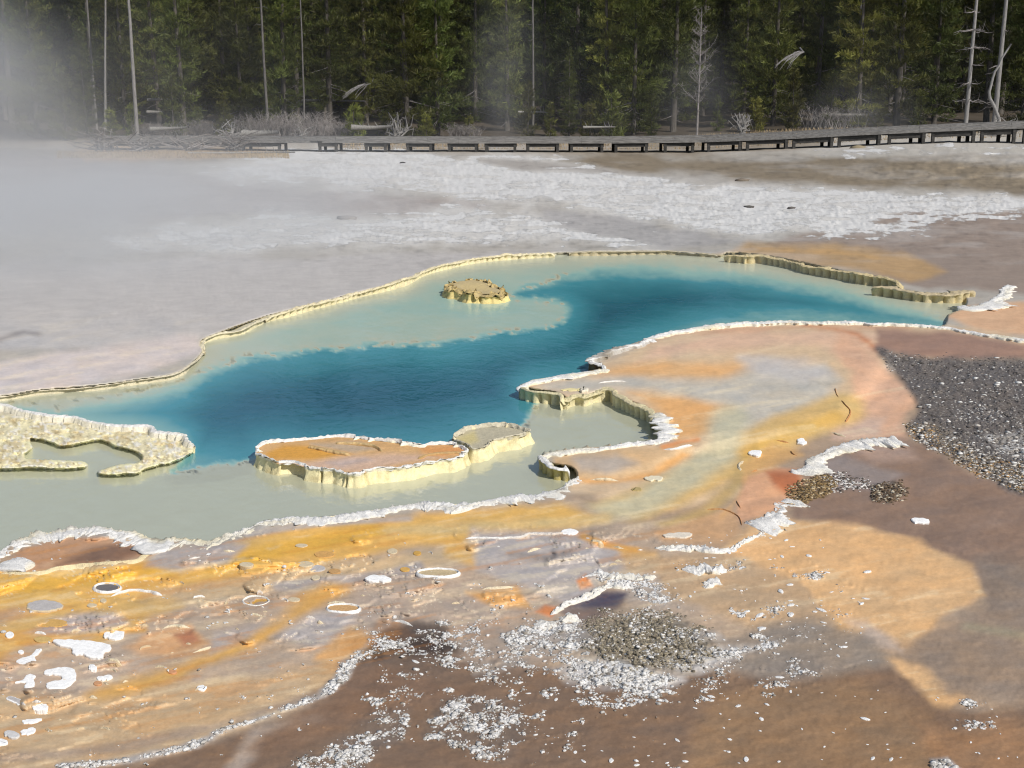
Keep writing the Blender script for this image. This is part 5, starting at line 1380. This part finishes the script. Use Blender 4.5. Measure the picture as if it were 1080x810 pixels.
for i, (u, w, h, lb) in enumerate([(108, 2.2, 1.3, 'grey driftwood tangle nearest the steam, at the boardwalk end'), (150, 2.0, .9, 'low grey driftwood heap by the pale pole'), (200, 2.4, .9, 'grey driftwood heap along the boardwalk left stretch'), (248, 2.0, 1.1, 'grey driftwood heap below the little cone shaped pine')]):
    rootwad('driftwood_pile', u, 47.2, w, h, 34, lb, 'driftwood', mat=M_TWIG)
def log(u, v, y, L, r, ang, label):
    y = far_y(y); zz = z_of_v(v, y); x = at_y(u, y, zz); zz = max(zz, floor_z(x, y) + r * .7)
    mb = MB(); c, s = math.cos(ang), math.sin(ang)
    mb.tube([(-L / 2 * c, -L / 2 * s, 0), (0, 0, random.uniform(-.04, .04)), (L / 2 * c, L / 2 * s, random.uniform(-.05, .1))], r, r * .45, 8)
    for _ in range(5):
        t = random.uniform(-.4, .4); mb.tube([(L * t * c, L * t * s, 0), (L * t * c + random.uniform(-.2, .2), L * t * s - .2, .35)], r * .3, .01, 4)
    o = mb.build('fallen_log', M_LOG, None, True); o.location = (x, y, zz); tag(o, label, 'log')
log(392, 134, 52.5, 2.4, .16, .12, 'pale fallen log just left of the upturned roots')
log(275, 141, 51.5, 2.2, .22, -.05, 'whitish thick log lying behind the driftwood')
log(905, 121, 58, 4.2, .13, .03, 'pale log in the dark behind the boardwalk')
log(563, 118, 60, 2.0, .07, .0, 'thin pale log in shade beyond the clearing')
log(175, 105, 62, 2.4, .09, .2, 'short pale log up the slope beside the slim pine')
log(172, 118, 59, 2.2, .10, -.2, 'broken pale log down the slope beside the slim pine')
log(178, 136, 54, 2.2, .14, .1, 'pale log behind the boardwalk near the pale pole')
log(340, 106, 61, 5.5, .10, .05, 'long grey log lying along the top of the brush')
log(255, 161.5, 45.0, 5.5, .07, .04, 'long thin bleached pole lying on dry grass before the driftwood')
log(632, 134, 54, 2.0, .08, .2, 'small bent pale log in the clearing')
# bare brush and low shrubs
def brush(u, y, w, h, n_, label, mat, cat='bush'):
    y = far_y(y); zz = floor_z(at_y(u, y, .5), y); x = at_y(u, y, zz); mb = MB()
    for _ in range(n_):
        bx_, by_ = random.gauss(0, w * .33), random.gauss(0, .35); a = random.uniform(0, 6.283); L = h * random.uniform(.5, 1.05)
        d = np.array((math.cos(a) * .45, math.sin(a) * .45, 1))
        p0 = np.array((bx_, by_, -.05)); pts = [p0, p0 + d * L * .5, p0 + d * L * .8 + (random.gauss(0, .1), random.gauss(0, .1), 0), p0 + d * L + (random.gauss(0, .2), random.gauss(0, .2), 0)]
        mb.tube(pts, .014, .005, 3)
        for _k in range(3):
            q0 = pts[1] + (pts[3] - pts[1]) * random.random(); mb.tube([q0, q0 + np.array((random.gauss(0, .16), random.gauss(0, .16), random.uniform(.05, .25)))], .008, .004, 3)
    o = mb.build('bare_bush', mat); o.location = (x, y, zz); tag(o, label, cat)
for u, y, w, h, lb in [(272, 56.5, 1.9, 1.5, 'grey leafless bush right beside the little cone shaped pine'), (300, 57, 2.2, 1.7, 'mauve grey leafless bush under the grey bare trunk'), (330, 56.5, 2.0, 1.6, 'grey leafless bush under the thin grey trunk'), (352, 56, 1.6, 1.2, 'low leafless bush near the knee high pine shrub'),
        (165, 55.5, 1.8, 1.0, 'leafless bush just past the straight pale pole'), (215, 56, 1.8, 1.2, 'brown leafless bush left of the little cone shaped pine'), (490, 56, 1.6, .9, 'low dull bush right of the broadest pine'), (880, 58, 2.6, 1.4, 'dim leafless bush in shade behind the boardwalk')]:
    brush(u, y, w, h, 150, lb, M_TWIG)
# dry grass strip and clearing
def grass(name, u0, u1, y0, y1, n_, hgt, label, mat):
    mb_v, mb_f = [], []
    for i in range(n_):
        y = far_y(random.uniform(y0, y1)); u = random.uniform(u0, u1); x = at_y(u, y, .2); zz = floor_z(x, y)
        a = random.uniform(0, 6.283); h = hgt * random.uniform(.5, 1.2); w = .02
        c, s = math.cos(a) * w, math.sin(a) * w; lx, ly = random.gauss(0, .3) * h, random.gauss(0, .3) * h; k = len(mb_v)
        mb_v += [(x - c, y - s, zz - .02), (x + c, y + s, zz - .02), (x + lx, y + ly, zz + h)]; mb_f.append([k, k + 1, k + 2])
    o = mesh_obj(name, mb_v, mb_f, mat, None, None, False); return tag(o, label, 'grass', kind='stuff')
grass('grass', 60, 305, 42, 46.5, 5000, .14, 'short orange tan dry grass in front of the driftwood', M_DRY)
grass('clearing_grass', 360, 1080, 49.5, 56, 7000, .14, 'sparse dry grass between the boardwalk and the forest', M_DRY)

# ------------------------------------------------------------------ steam
def steam(label, c, r, dens, scale, contrast=.5, seed=0.0):
    b = bmesh.new(); bmesh.ops.create_icosphere(b, subdivisions=3, radius=1)
    me = bpy.data.meshes.new('steam'); b.to_mesh(me); b.free()
    me.materials.append(steam_material('steam_vapour', dens, scale, contrast, seed))
    o = bpy.data.objects.new('steam', me); col.objects.link(o); o.location = c; o.scale = r
    tag(o, label, 'steam', kind='stuff')
steam('thick white steam rising at the edge of the flat before the forest', (-28, 49, 1), (12.5, 24, 10.5), .19, .14, .8, 3)
steam('pale steam bank rolling over the near end of the mauve flat', (-11.5, 26, .1), (11.5, 18, 2.2), .36, .22, .8, 5)
steam('low drifting steam veil over the mauve flat behind the pool', (-8, 29, .8), (10, 11, 2.4), .05, .25, .8, 8)
steam('very thin vapour hanging along the whole forest edge', (2, 70.5, 3), (48, 5, 9), .010, .12, .6, 41)
steam('wide thin steam veil before the young pines', (-20, 63, 3), (13, 7, 8), .022, .16, .6, 12)
steam('faint steam column in front of the hazy pine', (-.3, 71, 3.5), (2.8, 1.8, 7), .11, .4, .8, 15)
steam('faint steam wisp by the bare grey tree', (10.5, 71, 2.2), (3.2, 1.8, 5), .08, .4, .8, 21)
steam('faint steam puff in the dark behind the boardwalk', (19.5, 70.5, 2.0), (4.5, 1.8, 3.6), .09, .4, .8, 27)
steam('thin steam breath over the far end of the blue pool', (4, 21, .5), (6, 4.5, 1.2), .025, .5, .9, 33)

# ------------------------------------------------------------------ light, camera, render
SUN = np.array((.50, -.55, .67)); SUN /= np.linalg.norm(SUN)
elev = math.asin(SUN[2]); azim = math.atan2(SUN[0], SUN[1])
w = bpy.data.worlds.new('World'); sc.world = w; w.use_nodes = True
nt = w.node_tree
for n_ in list(nt.nodes): nt.nodes.remove(n_)
sky = nt.nodes.new('ShaderNodeTexSky'); sky.sky_type = 'NISHITA'; sky.sun_disc = False
sky.sun_elevation = elev; sky.sun_rotation = azim
bg = nt.nodes.new('ShaderNodeBackground'); bg.inputs[1].default_value = .085
wo = nt.nodes.new('ShaderNodeOutputWorld'); nt.links.new(sky.outputs[0], bg.inputs[0]); nt.links.new(bg.outputs[0], wo.inputs[0])
sl = bpy.data.lights.new('sun', 'SUN'); sl.energy = 3.9; sl.angle = R(.5); sl.color = (1, .95, .87)
so = bpy.data.objects.new('sun', sl); col.objects.link(so)
from mathutils import Vector
so.rotation_euler = Vector(SUN).to_track_quat('Z', 'Y').to_euler()
cam = bpy.data.cameras.new('camera'); cam.sensor_width = 36; cam.lens = FOC / 1080 * 36; cam.clip_end = 2000; cam.clip_start = .05
co = bpy.data.objects.new('camera', cam); col.objects.link(co); co.location = (0, 0, HC); co.rotation_euler = (math.pi / 2 - TH, 0, 0)
sc.camera = co
sc.view_settings.view_transform = 'Standard'; sc.view_settings.look = 'None'; sc.view_settings.gamma = 1; sc.view_settings.exposure = 0
sc.view_settings.use_curve_mapping = False
sc.render.engine = 'CYCLES'
cy = sc.cycles
cy.use_denoising = True
sc.cycles.filter_width = 1.15
try: cy.denoiser = 'OPENIMAGEDENOISE'
except Exception: pass
cy.max_bounces = 6; cy.diffuse_bounces = 3; cy.glossy_bounces = 2; cy.transmission_bounces = 2; cy.transparent_max_bounces = 8; cy.volume_bounces = 1
cy.volume_step_rate = 3.0; cy.volume_max_steps = 96
cy.caustics_reflective = False; cy.caustics_refractive = False
